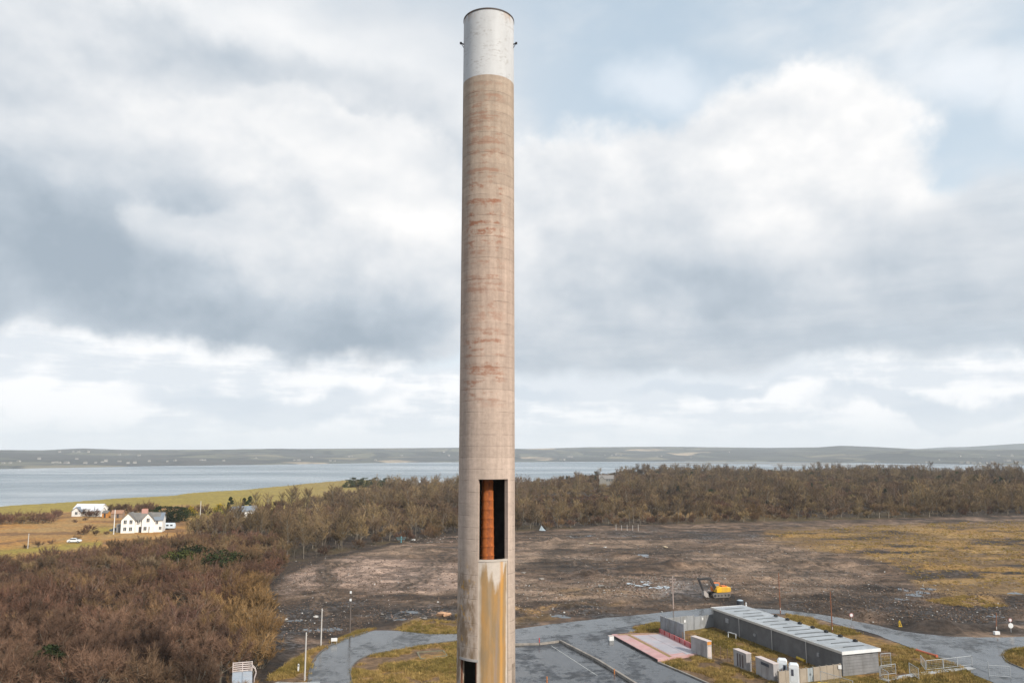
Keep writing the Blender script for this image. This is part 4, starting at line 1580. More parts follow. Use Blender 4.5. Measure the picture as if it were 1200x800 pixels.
def infill_mat():
    m = bpy.data.materials.new('stained_infill_concrete')
    m.use_nodes = True
    t = m.node_tree
    n = NT(t)
    b = t.nodes['Principled BSDF']
    tc = n.node('ShaderNodeTexCoord').outputs['Object']
    x, y, z = n.sep(tc)[:3]
    grain = n.noise(tc, 3.0, 8.0, 0.68)
    base = n.vm('SCALE', (0.50, 0.44, 0.385), n.mapr(grain, 0.25, 0.75, 0.88, 1.12))
    wob = n.noise(n.vm('MULTIPLY', tc, (1.3, 1.3, 0.35)), 1.0, 5.0, 0.6)
    # rusty water that ran down from the duct's foot: tongue with a wavy top
    zt_ = n.m('ADD', z, n.m('MULTIPLY', n.m('SUBTRACT', wob, 0.5), 3.4))
    lob = n.m('ABSOLUTE', n.m('SUBTRACT', x, 0.28))
    top = n.m('ADD', 21.6, n.m('MULTIPLY', n.m('SINE', n.m('MULTIPLY', n.m('ADD', x, 0.42), 4.0)), 0.75))
    stain = n.mapr(n.m('ADD', n.m('SUBTRACT', zt_, top), n.m('MULTIPLY', n.m('SUBTRACT', n.noise(n.vm('MULTIPLY', tc, (4.0, 4.0, 0.2)), 1.0, 4.0, 0.6), 0.5), 1.2)), 0.4, -0.3, 0, 1, True)
    side = n.mapr(n.m('ADD', x, n.m('MULTIPLY', n.m('SUBTRACT', wob, 0.5), 0.5)), -0.52, -0.22, 0, 1, True)
    side = n.m('MULTIPLY', side, n.mapr(n.m('ADD', x, n.m('MULTIPLY', n.m('SUBTRACT', wob, 0.5), 0.3)), 1.30, 1.42, 1, 0.1, True))
    runs = n.noise(n.vm('MULTIPLY', tc, (4.5, 4.5, 0.2)), 1.0, 5.0, 0.6)
    s = n.m('MULTIPLY', n.m('MULTIPLY', stain, side), n.mapr(runs, 0.34, 0.5, 0.88, 1.0, True))
    och = n.ramp(n.noise(n.vm('MULTIPLY', tc, (2.0, 2.0, 0.45)), 1.0, 6.0, 0.6), [(0.25, (0.17, 0.12, 0.066)), (0.45, (0.25, 0.152, 0.056)), (0.7, (0.36, 0.185, 0.040))])
    c = n.mix(n.m('MULTIPLY', s, 0.9), base, och)
    # orange streak on the right, dirty grey streaks
    st = n.mapr(n.m('ABSOLUTE', n.m('SUBTRACT', n.m('ADD', x, n.m('MULTIPLY', wob, 0.22)), 1.17)), 0.02, 0.16, 1, 0, True)
    c = n.mix(n.m('MULTIPLY', st, 0.65), c, (0.56, 0.27, 0.05))
    gs = n.mapr(n.m('ABSOLUTE', n.m('SUBTRACT', n.m('ADD', n.m('ADD', x, n.m('MULTIPLY', wob, 0.5)), n.m('MULTIPLY', n.m('SUBTRACT', 22.0, z), 0.045)), 1.22)), 0.03, 0.14, 1, 0, True)
    c = n.mix(n.m('MULTIPLY', gs, n.mapr(z, 17.0, 20.5, 0.45, 0.1)), c, (0.24, 0.20, 0.19))
    t.links.new(c, b.inputs['Base Color'])
    b.inputs['Roughness'].default_value = 0.9
    return m


def white_band_mat():
    m = bpy.data.materials.new('weathered_white_paint')
    m.use_nodes = True
    t = m.node_tree
    n = NT(t)
    b = t.nodes['Principled BSDF']
    tc = n.node('ShaderNodeTexCoord').outputs['Object']
    x, y, z = n.sep(tc)[:3]
    k = n.mapr(n.noise(n.vm('MULTIPLY', tc, (1.2, 1.2, 0.3)), 1.0, 6.0, 0.6), 0.3, 0.7, 0.9, 1.08)
    c = n.vm('SCALE', (0.53, 0.535, 0.545), k)
    fl = n.mapr(n.noise(n.vm('MULTIPLY', tc, (1.0, 1.0, 2.2)), 2.6, 9.0, 0.78), 0.51, 0.62, 0, 1, True)
    fl = n.m('MULTIPLY', fl, n.mapr(n.noise(n.vm('MULTIPLY', tc, (0.4, 0.4, 1.0)), 1.2, 3.0, 0.5), 0.40, 0.58, 0, 0.9))
    c = n.mix(fl, c, (0.34, 0.32, 0.31))
    rim = n.m('MULTIPLY', n.mapr(z, Z_TOP - 0.75, Z_TOP, 0, 1), n.mapr(n.noise(n.vm('MULTIPLY', tc, (1.8, 1.8, 0.3)), 1.0, 5.0, 0.65), 0.5, 0.68, 0, 0.8, True))
    c = n.mix(rim, c, (0.36, 0.22, 0.12))
    t.links.new(c, b.inputs['Base Color'])
    b.inputs['Roughness'].default_value = 0.75
    return m


M_CONC, M_INFILL, M_WHITE = concrete_mat(), infill_mat(), white_band_mat()
chim = thing('chimney', 'tall round concrete chimney with white painted top and tall dark opening', 'chimney', (CHX, CHY, 0))
TH0, TH1 = math.asin(-8.7 / 33.7), math.asin(25.6 / 33.7)
ZO0, ZO1 = face_z(658), face_z(561.5)
ZD = face_z(776)
ZD2 = face_z(783)
HOLES = [(TH0, TH1, ZO0, ZO1), (TH0, TH1, -1.0, ZO0), (R(-45), R(-9.5) if False else TH0 - 0.002, ZD - 6.0, ZD), (R(62), R(80), ZD2 - 5, ZD2)]
HOLES[2] = (R(-57), TH0 - R(1.2), ZD - 6.0, ZD)


def shell(z0, z1, holes, groove):
    ths = set(np.round(np.linspace(-math.pi, math.pi, 97), 5))
    zs = {z0, z1}
    z = math.ceil(z0 / 1.56) * 1.56
    gz = set()
    while z < z1 - 0.1:
        if groove and z > z0 + 0.1:
            zs |= {z - 0.02, z, z + 0.02}
            gz.add(z)
        z += 1.56
    for a, b_, c, d in holes:
        ths = {t for t in ths if min(abs(t - a), abs(t - b_)) > 0.012}
        ths |= {a, b_}
        zs = {q for q in zs if min(abs(q - c), abs(q - d)) > 0.05 or q in (z0, z1)}
        if c > z0:
            zs.add(c)
        zs.add(d)
    ths = sorted(ths)
    zs = sorted(q for q in zs if z0 <= q <= z1)
    nt, nz = len(ths) - 1, len(zs)
    V, F = [], []

    def ring(r):
        for q in zs:
            rr2 = r - TAPER * q - (0.008 if (q in gz and r > CHR - .1) else 0)
            for t in ths[:-1]:
                V.append((rr2 * math.sin(t), -rr2 * math.cos(t), q))
    ring(CHR)
    ring(CHR - 0.30)
    off = nt * nz
    FI = []

    def solid(i, j):
        j %= nt
        if i < 0 or i >= nz - 1:
            return False
        tm = (ths[j] + ths[j + 1]) / 2
        zm = (zs[i] + zs[i + 1]) / 2
        return not any(a < tm < b_ and c < zm < d for a, b_, c, d in holes)
    for i in range(nz - 1):
        for j in range(nt):
            if not solid(i, j):
                continue
            k = (j + 1) % nt
            a, b_, c, d = i * nt + j, i * nt + k, (i + 1) * nt + k, (i + 1) * nt + j
            F.append((a, b_, c, d))
            F.append((off + d, off + c, off + b_, off + a))
            if not solid(i, j - 1):
                F.append((a, d, off + d, off + a))
            if not solid(i, j + 1):
                F.append((b_, off + b_, off + c, c))
            if not solid(i - 1, j):
                F.append((a, off + a, off + b_, b_))
            if not solid(i + 1, j):
                F.append((d, c, off + c, off + d))
    return V, F


def shell_obj(name, z0, z1, holes, m, groove=True):
    V, F = shell(z0, z1, holes, groove)
    me = bpy.data.meshes.new(name)
    me.from_pydata(V, [], F)
    me.materials.append(m)
    me.materials.append(mat('soot', (0.035, 0.032, 0.03), 0.95, 0.4, 1.5))
    me.update()
    nv_ = len(V) // 2
    me.polygons.foreach_set('material_index', [1 if min(q) >= nv_ else 0 for q in F])
    me.polygons.foreach_set('use_smooth', [True] * len(F))
    me.set_sharp_from_angle(angle=R(14))
    return link(bpy.data.objects.new(name, me), chim)


shell_obj('shaft', 0.0, Z_BAND, HOLES, M_CONC)
band = shell_obj('white_band', Z_BAND, Z_TOP, [], M_WHITE, False)
band['label'] = 'weathered white painted top band'


def arc_panel(name, t0, t1, z0, z1, r0, r1, m, nseg=16):
    mb = MB()
    ts = np.linspace(t0, t1, nseg + 1)
    vs = []
    for zz in (z0, z1):
        vs += [((r0 - TAPER * zz) * math.sin(t), -(r0 - TAPER * zz) * math.cos(t), zz) for t in ts]
        vs += [((r1 - TAPER * zz) * math.sin(t), -(r1 - TAPER * zz) * math.cos(t), zz) for t in ts[::-1]]
    n = len(vs) // 2
    fs = [(i, (i + 1) % n, n + (i + 1) % n, n + i) for i in range(n)]
    for k in range(nseg):
        a, b_, c, d = k, k + 1, n - 2 - k, n - 1 - k
        fs += [(d, c, b_, a), (n + a, n + b_, n + c, n + d)]
    mb.add(vs, fs)
    return mb.build(name, m, chim)


inf = arc_panel('infill_panel', TH0 + 0.003, TH1 - 0.003, 0.0, ZO0 - 0.02, CHR - 0.055, CHR - 0.28, M_INFILL)
inf['label'] = 'ochre stained concrete infill below the opening'
M_LINTEL = mat('pale_reveal_concrete', (0.47, 0.42, 0.37), 0.9, 0.12, 2.0)
arc_panel('sill', TH0 + 0.003, TH1 - 0.003, ZO0 - 0.018, ZO0 + 0.10, CHR - 0.02, CHR - 0.29, M_LINTEL)
# rim
rim = MB()
seg = 72
RT = CHR - TAPER * Z_TOP
prof = [(RT + 0.035, Z_TOP), (RT + 0.035, Z_TOP + 0.10), (RT - 0.33, Z_TOP + 0.10), (RT - 0.33, Z_TOP)]
vs, fs = [], []
for i in range(seg):
    t = 2 * math.pi * i / seg
    vs += [(r * math.sin(t), -r * math.cos(t), z) for r, z in prof]
for i in range(seg):
    k = (i + 1) % seg
    for j in range(4):
        fs.append((i * 4 + j, k * 4 + j, k * 4 + (j + 1) % 4, i * 4 + (j + 1) % 4))
rim.add(vs, fs)
rim.build('rim', mat('dark_rusty_steel', (0.075, 0.06, 0.055), 0.7, 0.4, 1.5, dirt=(0.20, 0.09, 0.04), dscale=1.2), chim)
zl = AT(571, 55, CH_D).z
for s in (-1, 1):
    mb = MB()
    t = s * R(80)
    px_, py_ = math.sin(t), -math.cos(t)
    a = Vector((px_ * (RT - .02), py_ * (RT - .02), zl))
    e = Vector((px_ * (RT + .22), py_ * (RT + .22), zl + 0.08))
    mb.tube(a, e, 0.05, 0.05, 6)
    mb.box(e, (0.16, 0.16, 0.12))
    mb.tube(a + Vector((0, 0, -.3)), e, 0.025, 0.025, 6)
    mb.build('bracket', mat('black_steel', (0.02, 0.02, 0.022), 0.6, 0.2), chim)
# rust-orange flue inside the shaft: stacked sections with lapped joints
M_FLUE = mat('orange_rust', (0.44, 0.125, 0.026), 0.8, 0.45, 1.8, dirt=(0.13, 0.034, 0.014), dscale=1.3, damt=0.85, bump=0.4, bscale=9)
fl_r = 0.50
sec = 0.62
prev_z = ZO0 - 1.6
flue = MB()
i = 0
fsh = None
while prev_z < ZO1 + 0.7:
    mb = MB()
    r = fl_r * (1 - 0.018 * i)
    mb.tube((0, 0, 0), (0, 0, sec - 0.02), r, r * 0.99, 28, False)
    mb.tube((0, 0, sec - 0.035), (0, 0, sec + 0.0), r * 1.045, r * 1.045, 28, True)
    o = mb.build('flue_section', M_FLUE, chim, True)
    o.data.set_sharp_from_angle(angle=R(40))
    o.location = (0.06, -0.55, prev_z)
    prev_z += sec
    i += 1
# brown frame in the lower duct opening
mbf = MB()
for tt in (HOLES[2][0] + 0.02, HOLES[2][1] - 0.02):
    mbf.box((math.sin(tt) * (CHR - .12), -math.cos(tt) * (CHR - .12), ZD - 3.0), (0.07, 0.12, 5.96), tt)
mbf.build('duct_frame', mat('brown_steel', (0.14, 0.055, 0.03), 0.7, 0.3), chim)
arc_panel('lintel', HOLES[2][0] - 0.05, HOLES[2][1] + 0.05, ZD + 0.004, ZD + 0.16, CHR + 0.035, CHR - 0.05, mat('grey_render', (0.36, 0.34, 0.33), 0.9, 0.15), 8)


# ---------------------------------------------------------------- helper: rectangular frame from photo points
def span(a, b):
    """ground anchor, heading and length between two photo ground pixels"""
    A, B = G(*a), G(*b)
    d = B - A
    return A, math.atan2(d.y, d.x), d.length


def box_part(name, c, size, m, parent, rz=0.0, bevel=0.0):
    return MB().box(c, size, rz).build(name, m, parent, False, bevel)


M_BLOCKW = mat('grey_block_wall', (0.20, 0.20, 0.205), 0.9, 0.2, 0.8, dirt=(0.10, 0.095, 0.09), dscale=0.5, damt=0.6)
M_BLOCKD = mat('shaded_side_wall', (0.14, 0.138, 0.14), 0.9, 0.25, 0.7, dirt=(0.075, 0.07, 0.068), dscale=0.4, damt=0.4)  # left side wall: colour darkened to carry the shade away from the sun
M_FASCIA = mat('white_fascia', (0.68, 0.69, 0.70), 0.6, 0.08, 0.6, dirt=(0.35, 0.34, 0.33), dscale=0.8, damt=0.3)
M_ROOFS = mat('grey_roof_sheet', (0.33, 0.355, 0.38), 0.6, 0.25, 0.5, dirt=(0.24, 0.25, 0.26), dscale=0.5, damt=0.6)
M_SEAM = mat('dark_roof_seam', (0.10, 0.105, 0.11), 0.6, 0.3, 1.0)
M_BLACK = mat('black_plastic', (0.015, 0.015, 0.017), 0.5, 0.2)
M_STEELW = mat('white_galvanised_tube', (0.36, 0.38, 0.40), 0.5, 0.12, 1.5)
M_POLEG = mat('pale_grey_pole', (0.48, 0.46, 0.44), 0.7, 0.15, 1.5)
M_POLED = mat('dark_timber_pole', (0.12, 0.10, 0.09), 0.85, 0.2, 1.5)
M_POLER = mat('rusty_steel_pole', (0.21, 0.085, 0.045), 0.8, 0.3, 1.2)

# ---------------------------------------------------------------- long flat-roofed building
A, B, C2 = G(988, 792), G(1031.5, 788), G(836, 734)
ax = (C2 - A).normalized()
LB = (C2 - A).length
WB = abs((B - A).cross(ax).length)
HB = 2.95
rz = math.atan2(ax.y, ax.x)
bl = thing('flat_roofed_building', 'long low grey building with flat pale roof and white fascia', 'building', A, rz)
# local x runs along the building away from the near end, local -y is the width to the right
sgn = -1.0 if (B - A).cross(ax).z > 0 else 1.0
# wall of block panels on the near end and left side
box_part('wall', (LB / 2, sgn * 0.12, HB / 2), (LB - 0.5, 0.22, HB), M_BLOCKD, bl)
w = box_part('wall', (0.12, sgn * WB / 2, HB / 2), (0.22, WB, HB), M_BLOCKW, bl)
w['label'] = 'grey blockwork end wall'
box_part('wall', (LB - 0.12, sgn * WB / 2, HB / 2), (0.22, WB, HB), M_BLOCKW, bl)
box_part('wall', (LB / 2, sgn * (WB - 0.12), HB / 2), (LB - 0.5, 0.22, HB), M_BLOCKW, bl)
# grooves between block courses on the end wall are real recesses: courses as thin proud panels
for k in range(7):
    box_part('block_course', (-0.012, sgn * WB / 2, 0.21 + k * 0.40), (0.06, WB - 0.04 * (k % 2), 0.375), M_BLOCKW, bl)
nsh = 15
step = (LB + 0.5) / nsh
for k in range(nsh):
    box_part('roof_sheet', (-0.25 + step * (k + 0.5), sgn * WB / 2, HB + 0.21 + 0.012 * (k % 2)), (step - 0.26, WB + 0.3, 0.10), M_ROOFS, bl)
rr3 = random.Random(8)
for k in range(1, nsh):
    ln_ = WB * rr3.uniform(0.45, 0.9)
    box_part('roof_rib', (-0.25 + step * k, sgn * (WB / 2 + rr3.uniform(-.12, .12) * WB), HB + 0.285), (0.34, ln_, 0.045), M_SEAM, bl)
box_part('roof_deck', (LB / 2, sgn * WB / 2, HB + 0.08), (LB + 0.44, WB + 0.26, 0.15), M_SEAM, bl)
box_part('fascia', (-0.30, sgn * WB / 2, HB + 0.11), (0.08, WB + 0.46, 0.44), M_FASCIA, bl)
box_part('fascia', (LB / 2, -sgn * 0.20, HB + 0.14), (LB + 0.52, 0.07, 0.33), mat('cream_fascia', (0.52, 0.49, 0.45), 0.7, 0.12, 0.6), bl)
box_part('fascia', (LB / 2, sgn * (WB + 0.20), HB + 0.14), (LB + 0.52, 0.07, 0.3), M_FASCIA, bl)
box_part('fascia', (LB + 0.30, sgn * WB / 2, HB + 0.11), (0.08, WB + 0.46, 0.36), M_FASCIA, bl)
for k in range(7):
    MB().box((4.0 + k * LB * 0.095, sgn * (WB - 0.25), HB + 0.42), (0.55, 0.4, 0.30)).tube((4.0 + k * LB * .095, sgn * (WB - .25), HB + .2), (4.0 + k * LB * .095, sgn * (WB - .25), HB + .65), 0.10).build('roof_vent', M_BLACK, bl)
for k, u in enumerate((0.22, 0.47, 0.74)):
    MB().tube((LB * u, -sgn * 0.33, 0), (LB * u, -sgn * 0.33, HB + 0.15), 0.055, None, 8).build('downpipe', M_POLEG, bl)
for k, (u, ww, hh, zz) in enumerate(((0.86, 0.9, 0.7, 1.9), (0.62, 0.5, 0.35, 1.2), (0.15, 0.4, 0.5, 1.7))):
    box_part('wall_box', (LB * u, -sgn * 0.05, zz), (ww, 0.18, hh), mat('pale_box', (0.30, 0.30, 0.31), 0.7, 0.2), bl)
# yellow and white tubes lying at the wall foot
for (pa, pb, r, m, nm, lab) in (((934, 770), (943, 774), 0.20, mat('yellow_plastic', (0.55, 0.36, 0.03), 0.5, 0.15), 'yellow_tube', 'short yellow tube lying at the dark wall foot'),
                                ((924, 765), (930, 768), 0.16, M_FASCIA, 'white_tube', 'short white tube lying beside the yellow tube')):
    p, q = G(*pa, r), G(*pb, r)
    t_ = thing(nm, lab, 'tube', p)
    d = q - p
    mb = MB().tube((0, 0, 0), d, r, None, 14, False)
    mb.tube((0, 0, 0), d, r * .82, None, 14, False)
    mb.build('pipe_wall', m, t_)
    MB().tube(d * 0.94, d * 1.0, r * 1.08, None, 14).build('collar', m, t_)

# ---------------------------------------------------------------- panelled boundary wall and mesh fence of the compound
M_PANEL = mat('grey_concrete_panel', (0.27, 0.28, 0.295), 0.85, 0.2, 0.7, dirt=(0.14, 0.135, 0.12), dscale=0.7, damt=0.5)
M_PANELB = mat('tan_block', (0.31, 0.265, 0.215), 0.9, 0.15, 0.8, dirt=(0.2, 0.17, 0.13), dscale=.6)


def panel_wall(a, b, h, npan, label, m, th=0.12, name='panel_wall', postm=None, gate=None):
    P, rz_, L = span(a, b)
    t_ = thing(name, label, 'wall', P, rz_)
    w_ = L / npan
    for k in range(npan):
        if gate is not None and k in gate:
            continue
        box_part('panel', (w_ * (k + 0.5), 0.006 * ((k * 7) % 3), h / 2), (w_ - 0.13, th, h * (1 - 0.012 * ((k * 5) % 3))), m, t_)
    for k in range(npan + 1):
        box_part('post', (w_ * k, 0, h / 2 + 0.04), (0.14, th + 0.08, h + 0.08), postm or m, t_)
    return t_


pw = panel_wall((775, 742.2), (802, 753.2), 2.9, 5, 'grey concrete panel wall beside the pink slab', M_PANEL)
pw2 = panel_wall((775, 741.8), (813, 737.5), 2.4, 5, 'grey panel wall running from the pink slab corner toward the building', M_PANEL)
pw3 = panel_wall((814, 737.3), (836, 733.8), 2.1, 3, 'short grey panel wall joining the long building', M_PANEL)
for (wl, L, spots) in ((pw2, 5, ((1.3, 1.55), (3.0, 1.6))), (pw3, 3, ((0.9, 1.6),))):
    for (u, zz) in spots:
        box_part('notice', (u * 1.4 + 0.6, -0.085, zz), (0.34, 0.02, 0.42), M_FASCIA, wl)

fa, fb = (800, 754), (917, 801)
P, rzf, Lf = span(fa, fb)
mf = thing('mesh_fence', 'rusty wire mesh fence on thin posts linking the concrete blocks', 'fence', P, rzf)
for k in range(15):
    MB().tube((Lf * k / 14, 0, 0), (Lf * k / 14, 0, 1.85), 0.055, None, 6).build('post', mat('fence_rust', (0.20, 0.13, 0.09), .8, .2), mf)
mb = MB()
for k in range(6):
    mb.tube((0, 0.03, 0.3 + k * 0.28), (Lf, 0.03, 0.3 + k * 0.28), 0.016, None, 4, False)
for k in range(int(Lf / 0.4)):
    mb.tube((k * 0.4, 0.03, 0.1), (k * 0.4, 0.03, 1.72), 0.013, None, 4, False)
tag(mb.build('wire_mesh', MAT['fence_rust'], mf), kind='stuff')

# concrete transformer bays: tall blocks with pale tops
M_BAY = mat('pale_weathered_concrete', (0.36, 0.345, 0.345), 0.85, 0.15, 0.9, dirt=(0.22, 0.20, 0.20), dscale=0.6, damt=0.6)
M_BAYTOP = mat('pinkish_concrete_top', (0.52, 0.45, 0.43), 0.85, 0.12, 0.8)
for i, (a, b, h, lab) in enumerate((((810, 765.5), (829, 772.5), 2.5, 'tall grey concrete block with orange patch on its end'),
                                    ((860, 780.5), (875, 787), 2.35, 'pinkish concrete block with dark upright slots behind the mesh fence'),
                                    ((886, 790), (907, 799.5), 2.3, 'bluish grey concrete block with dark upper panel beside the white cabinets'))):
    P, rzb, L = span(a, b)
    t_ = thing('concrete_block', lab, 'block', P, rzb)
    th = 0.85
    box_part('body', (L / 2, th / 2, h / 2), (L, th, h), M_BAY, t_, 0, 0.02)
    box_part('cap', (L / 2, th / 2, h + 0.045), (L + 0.06, th + 0.06, 0.085), M_BAYTOP, t_)
    for k in range(3):
        box_part('face_panel', (L * (0.18 + 0.32 * k), -0.012, h * 0.47), (L * 0.28, 0.04, h * 0.86), M_BAY, t_)
    if i == 0:
        o = box_part('end_plate', (L + 0.014, th / 2, h - 0.24), (0.03, th * 0.86, 0.42), mat('orange_rust_patch', (0.58, 0.24, 0.05), 0.8, 0.25), t_)
        o['label'] = 'orange rusted plate'
        box_part('end_plate', (L + 0.012, th / 2, h * 0.42), (0.025, th * 0.7, h * .55), M_BAYTOP, t_)
    if i == 1:
        for k in range(3):
            box_part('slot_plate', (L * (0.34 + 0.2 * k), -0.045, h * 0.52), (L * 0.09, 0.03, h * 0.72), mat('dark_slot', (0.10, 0.075, 0.075), 0.8, 0.2), t_)
    if i == 2:
        box_part('vent_panel', (L * 0.55, -0.045, h * 0.82), (L * 0.45, 0.03, h * 0.16), mat('dark_vent', (0.05, 0.055, 0.075), 0.7, 0.2), t_)

# tan wall with double steel doors, and the two white cabinets
tw = panel_wall((913, 803), (985, 793.5), 1.75, 9, 'low tan block wall with grey steel doors below the white cabinets', M_PANELB, 0.2, 'block_wall', None, (4,))
P, rzb, L = span((913, 803), (985, 793.5))
w_ = L / 9
for k in range(2):
    d_ = box_part('door', (w_ * (4.25 + 0.5 * k), 0, 0.86), (w_ * 0.46, 0.09, 1.72), mat('grey_door', (0.30, 0.335, 0.36), 0.5, 0.12), tw)
    MB().tube((w_ * (4.42 + 0.16 * k), -0.08, 0.8), (w_ * (4.42 + 0.16 * k), -0.08, 1.05), 0.02).build('handle', M_BLACK, d_)
for i, (px, py, hh, lab) in enumerate(((917.5, 795.5, 2.6, 'taller white cabinet with dark louvre behind the tan block wall'), (931, 800.5, 2.5, 'lower white cabinet with sloping top at the tan block wall'))):
    p = G(px, py)
    t_ = thing('white_cabinet', lab, 'cabinet', p, R(-18))
    prof = [(-0.62, 0.0), (0.62, 0.0), (0.62, hh - 0.22), (0.42, hh), (-0.42, hh), (-0.62, hh - 0.22)]
    MB().side(prof, -0.7, 0.7, 'y').build('body', mat('cabinet_white', (0.66, 0.69, 0.72), 0.5, 0.08, 0.8), t_, False, 0.02)
    box_part('door', (0, -0.715, hh * 0.5), (0.95, 0.03, hh * 0.72), mat('cabinet_door', (0.58, 0.62, 0.66), 0.5, 0.1), t_)
    box_part('louvre', (0.25 if i == 0 else -0.2, -0.74, hh * 0.62), (0.3, 0.03, hh * 0.32), mat('dark_vent', (0.05, 0.055, 0.075)), t_)
for i, px in enumerate((976, 983)):
    p = G(px, 793)
    t_ = thing('wall_notice', 'small white notice board at the tan wall end', 'sign', (p.x, p.y - 0.5, 0), 0, 'small notices at the tan wall')
    MB().tube((0, 0, 0), (0, 0, 1.7), 0.03).build('post', M_STEELW, t_)
    box_part('board', (0, -0.04, 1.45), (0.45, 0.03, 0.5), M_FASCIA, t_)

# ---------------------------------------------------------------- pink slab with red bund wall
C1, C2_, C3, C4 = [Vector(G(*q)) for q in ((716.5, 745), (774, 743.5), (823, 767.5), (771, 775))]
pad = thing('pink_slab', 'faded pink concrete slab with red bund wall and grey inner panels', 'slab', (0, 0, 0))
M_PINK = mat('faded_pink_concrete', (0.47, 0.27, 0.265), 0.75, 0.2, 0.7, dirt=(0.40, 0.34, 0.33), dscale=0.35, damt=0.7)
M_LILAC = mat('lilac_grey_concrete', (0.36, 0.345, 0.375), 0.45, 0.15, 0.5, dirt=(0.45, 0.30, 0.30), dscale=0.3, damt=0.5)
M_RED = mat('red_paint', (0.42, 0.05, 0.05), 0.6, 0.2, 0.8)
M_REDF = mat('faded_red_paint', (0.50, 0.17, 0.17), 0.6, 0.2, 0.8, dirt=(0.50, 0.30, 0.29), dscale=0.7, damt=0.6)


def bil(u, v):
    return C1 * (1 - u) * (1 - v) + C2_ * u * (1 - v) + C3 * u * v + C4 * (1 - u) * v


def quad_prism(u0, u1, v0, v1, z0, z1, name, m):
    return MB().prism([bil(u0, v0)[:2], bil(u1, v0)[:2], bil(u1, v1)[:2], bil(u0, v1)[:2]], z0, z1).build(name, m, pad)


quad_prism(0, 1, 0, 1, 0.0, 0.34, 'base', M_PINK)
quad_prism(-0.012, -0.002, 0, 1.0, 0.0, 0.30, 'edge', mat('dark_slab_edge', (0.05, 0.04, 0.04), 0.8, 0.2))
quad_prism(0.36, 0.66, 0.10, 0.90, 0.343, 0.375, 'inner_panel', M_LILAC)
quad_prism(0.67, 0.93, 0.08, 0.97, 0.343, 0.365, 'inner_panel', M_LILAC)
quad_prism(0.27, 0.335, 0.06, 0.98, 0.343, 0.358, 'moss_joint', mat('moss', (0.24, 0.17, 0.07), 0.95, 0.35, 3.0))
quad_prism(0.10, 0.95, 0.02, 0.055, 0.343, 0.358, 'moss_joint', MAT['moss'])
d = (C3 - C2_)
ang = math.atan2(d.y, d.x)
Ld = d.length
bw = MB().box(C2_ + d * 0.5 + Vector((0, 0, 0.5)), (Ld, 0.16, 1.0), ang).build('bund_wall', M_REDF, pad)
for k in range(9):
    q = C2_ + d * (k / 8)
    MB().box(q + Vector((0, 0, 0.53)) - Vector((-d.y, d.x, 0)).normalized() * 0.12, (0.12, 0.10, 1.06), ang).build('post', M_RED, pad)
p = G(716, 750)
t_ = thing('white_tank', 'small white box at the pink slab corner', 'box', p, 0.3)
box_part('body', (0, 0, 0.35), (0.8, 0.6, 0.7), M_FASCIA, t_, 0, 0.03)
box_part('lid', (0, 0, 0.73), (0.86, 0.66, 0.06), M_BAYTOP, t_)

# ---------------------------------------------------------------- yard upstand walls
def upstand(pts, label, h=0.32, w=0.34):
    Ps = [G(*q) for q in pts]
    t_ = thing('yard_upstand', label, 'kerb', Ps[0])
    for a, b in zip(Ps[:-1], Ps[1:]):
        d = b - a
        n_ = max(1, int(d.length / 2.0))
        for k in range(n_):
            c = a + d * ((k + 0.5) / n_) - Ps[0]
            box_part('kerb_stone', (c.x, c.y, h / 2 + .02), (d.length / n_ - 0.05, w, h), mat('old_kerb', (0.26, 0.235, 0.21), 0.85, 0.25, 1.0, dirt=(0.10, 0.09, 0.08)), t_, math.atan2(d.y, d.x))
    return t_


upstand([(656.5, 752.5), (702, 776), (745, 803), (800, 840)], 'long low concrete upstand crossing the wet yard', 0.38)
upstand([(603, 756), (632, 755.5), (655, 752.6)], 'short low concrete upstand at the sunken yard corner')
upstand([(771, 776), (800, 788), (846, 808)], 'mossy kerb between the wet yard and compound grass', 0.16, 0.25)
for i, (px, py, h, lab) in enumerate(((632, 755, 1.0, 'short red post at the corner of the yard upstand'), (641, 803, 1.1, 'rusty orange post standing in the sunken yard'), (720, 790, 0.7, 'short rusty orange post against the long yard upstand'))):
    p = G(px, py)
    t_ = thing('bollard', lab, 'bollard', p)
    m = M_RED if i == 0 else mat('orange_paint', (0.45, 0.16, 0.04), 0.7, 0.3)
    MB().tube((0, 0, 0), (0, 0, h), 0.08, 0.075, 10).build('post', m, t_)
    MB().tube((0, 0, h), (0, 0, h + 0.05), 0.10, 0.05, 10).build('cap', m, t_)
    box_part('base_plate', (0, 0, 0.06), (0.3, 0.3, 0.05), M_POLED, t_)

# kerb stones round the grass island and along the outside of the bend
def kerb_line(pts, label):
    P = [G(a, b) for a, b in smooth_open(pts)]
    t_ = thing('road_kerb', label, 'kerb', P[0])
    acc = 0
    for a, b in zip(P[:-1], P[1:]):
        d = b - a
        c = a + d * .5 - P[0]
        box_part('kerb_stone', (c.x, c.y, 0.075), (d.length - 0.03, 0.15, 0.15), mat('kerb_dark', (0.12, 0.115, 0.11), 0.8, 0.25), t_, math.atan2(d.y, d.x))


def smooth_open(pts, it=3):
    for _ in range(it):
        q = [pts[0]]
        for a, b in zip(pts[:-1], pts[1:]):
            q += [(a[0] * .75 + b[0] * .25, a[1] * .75 + b[1] * .25), (a[0] * .25 + b[0] * .75, a[1] * .25 + b[1] * .75)]
        q.append(pts[-1])
        pts = q
    return pts


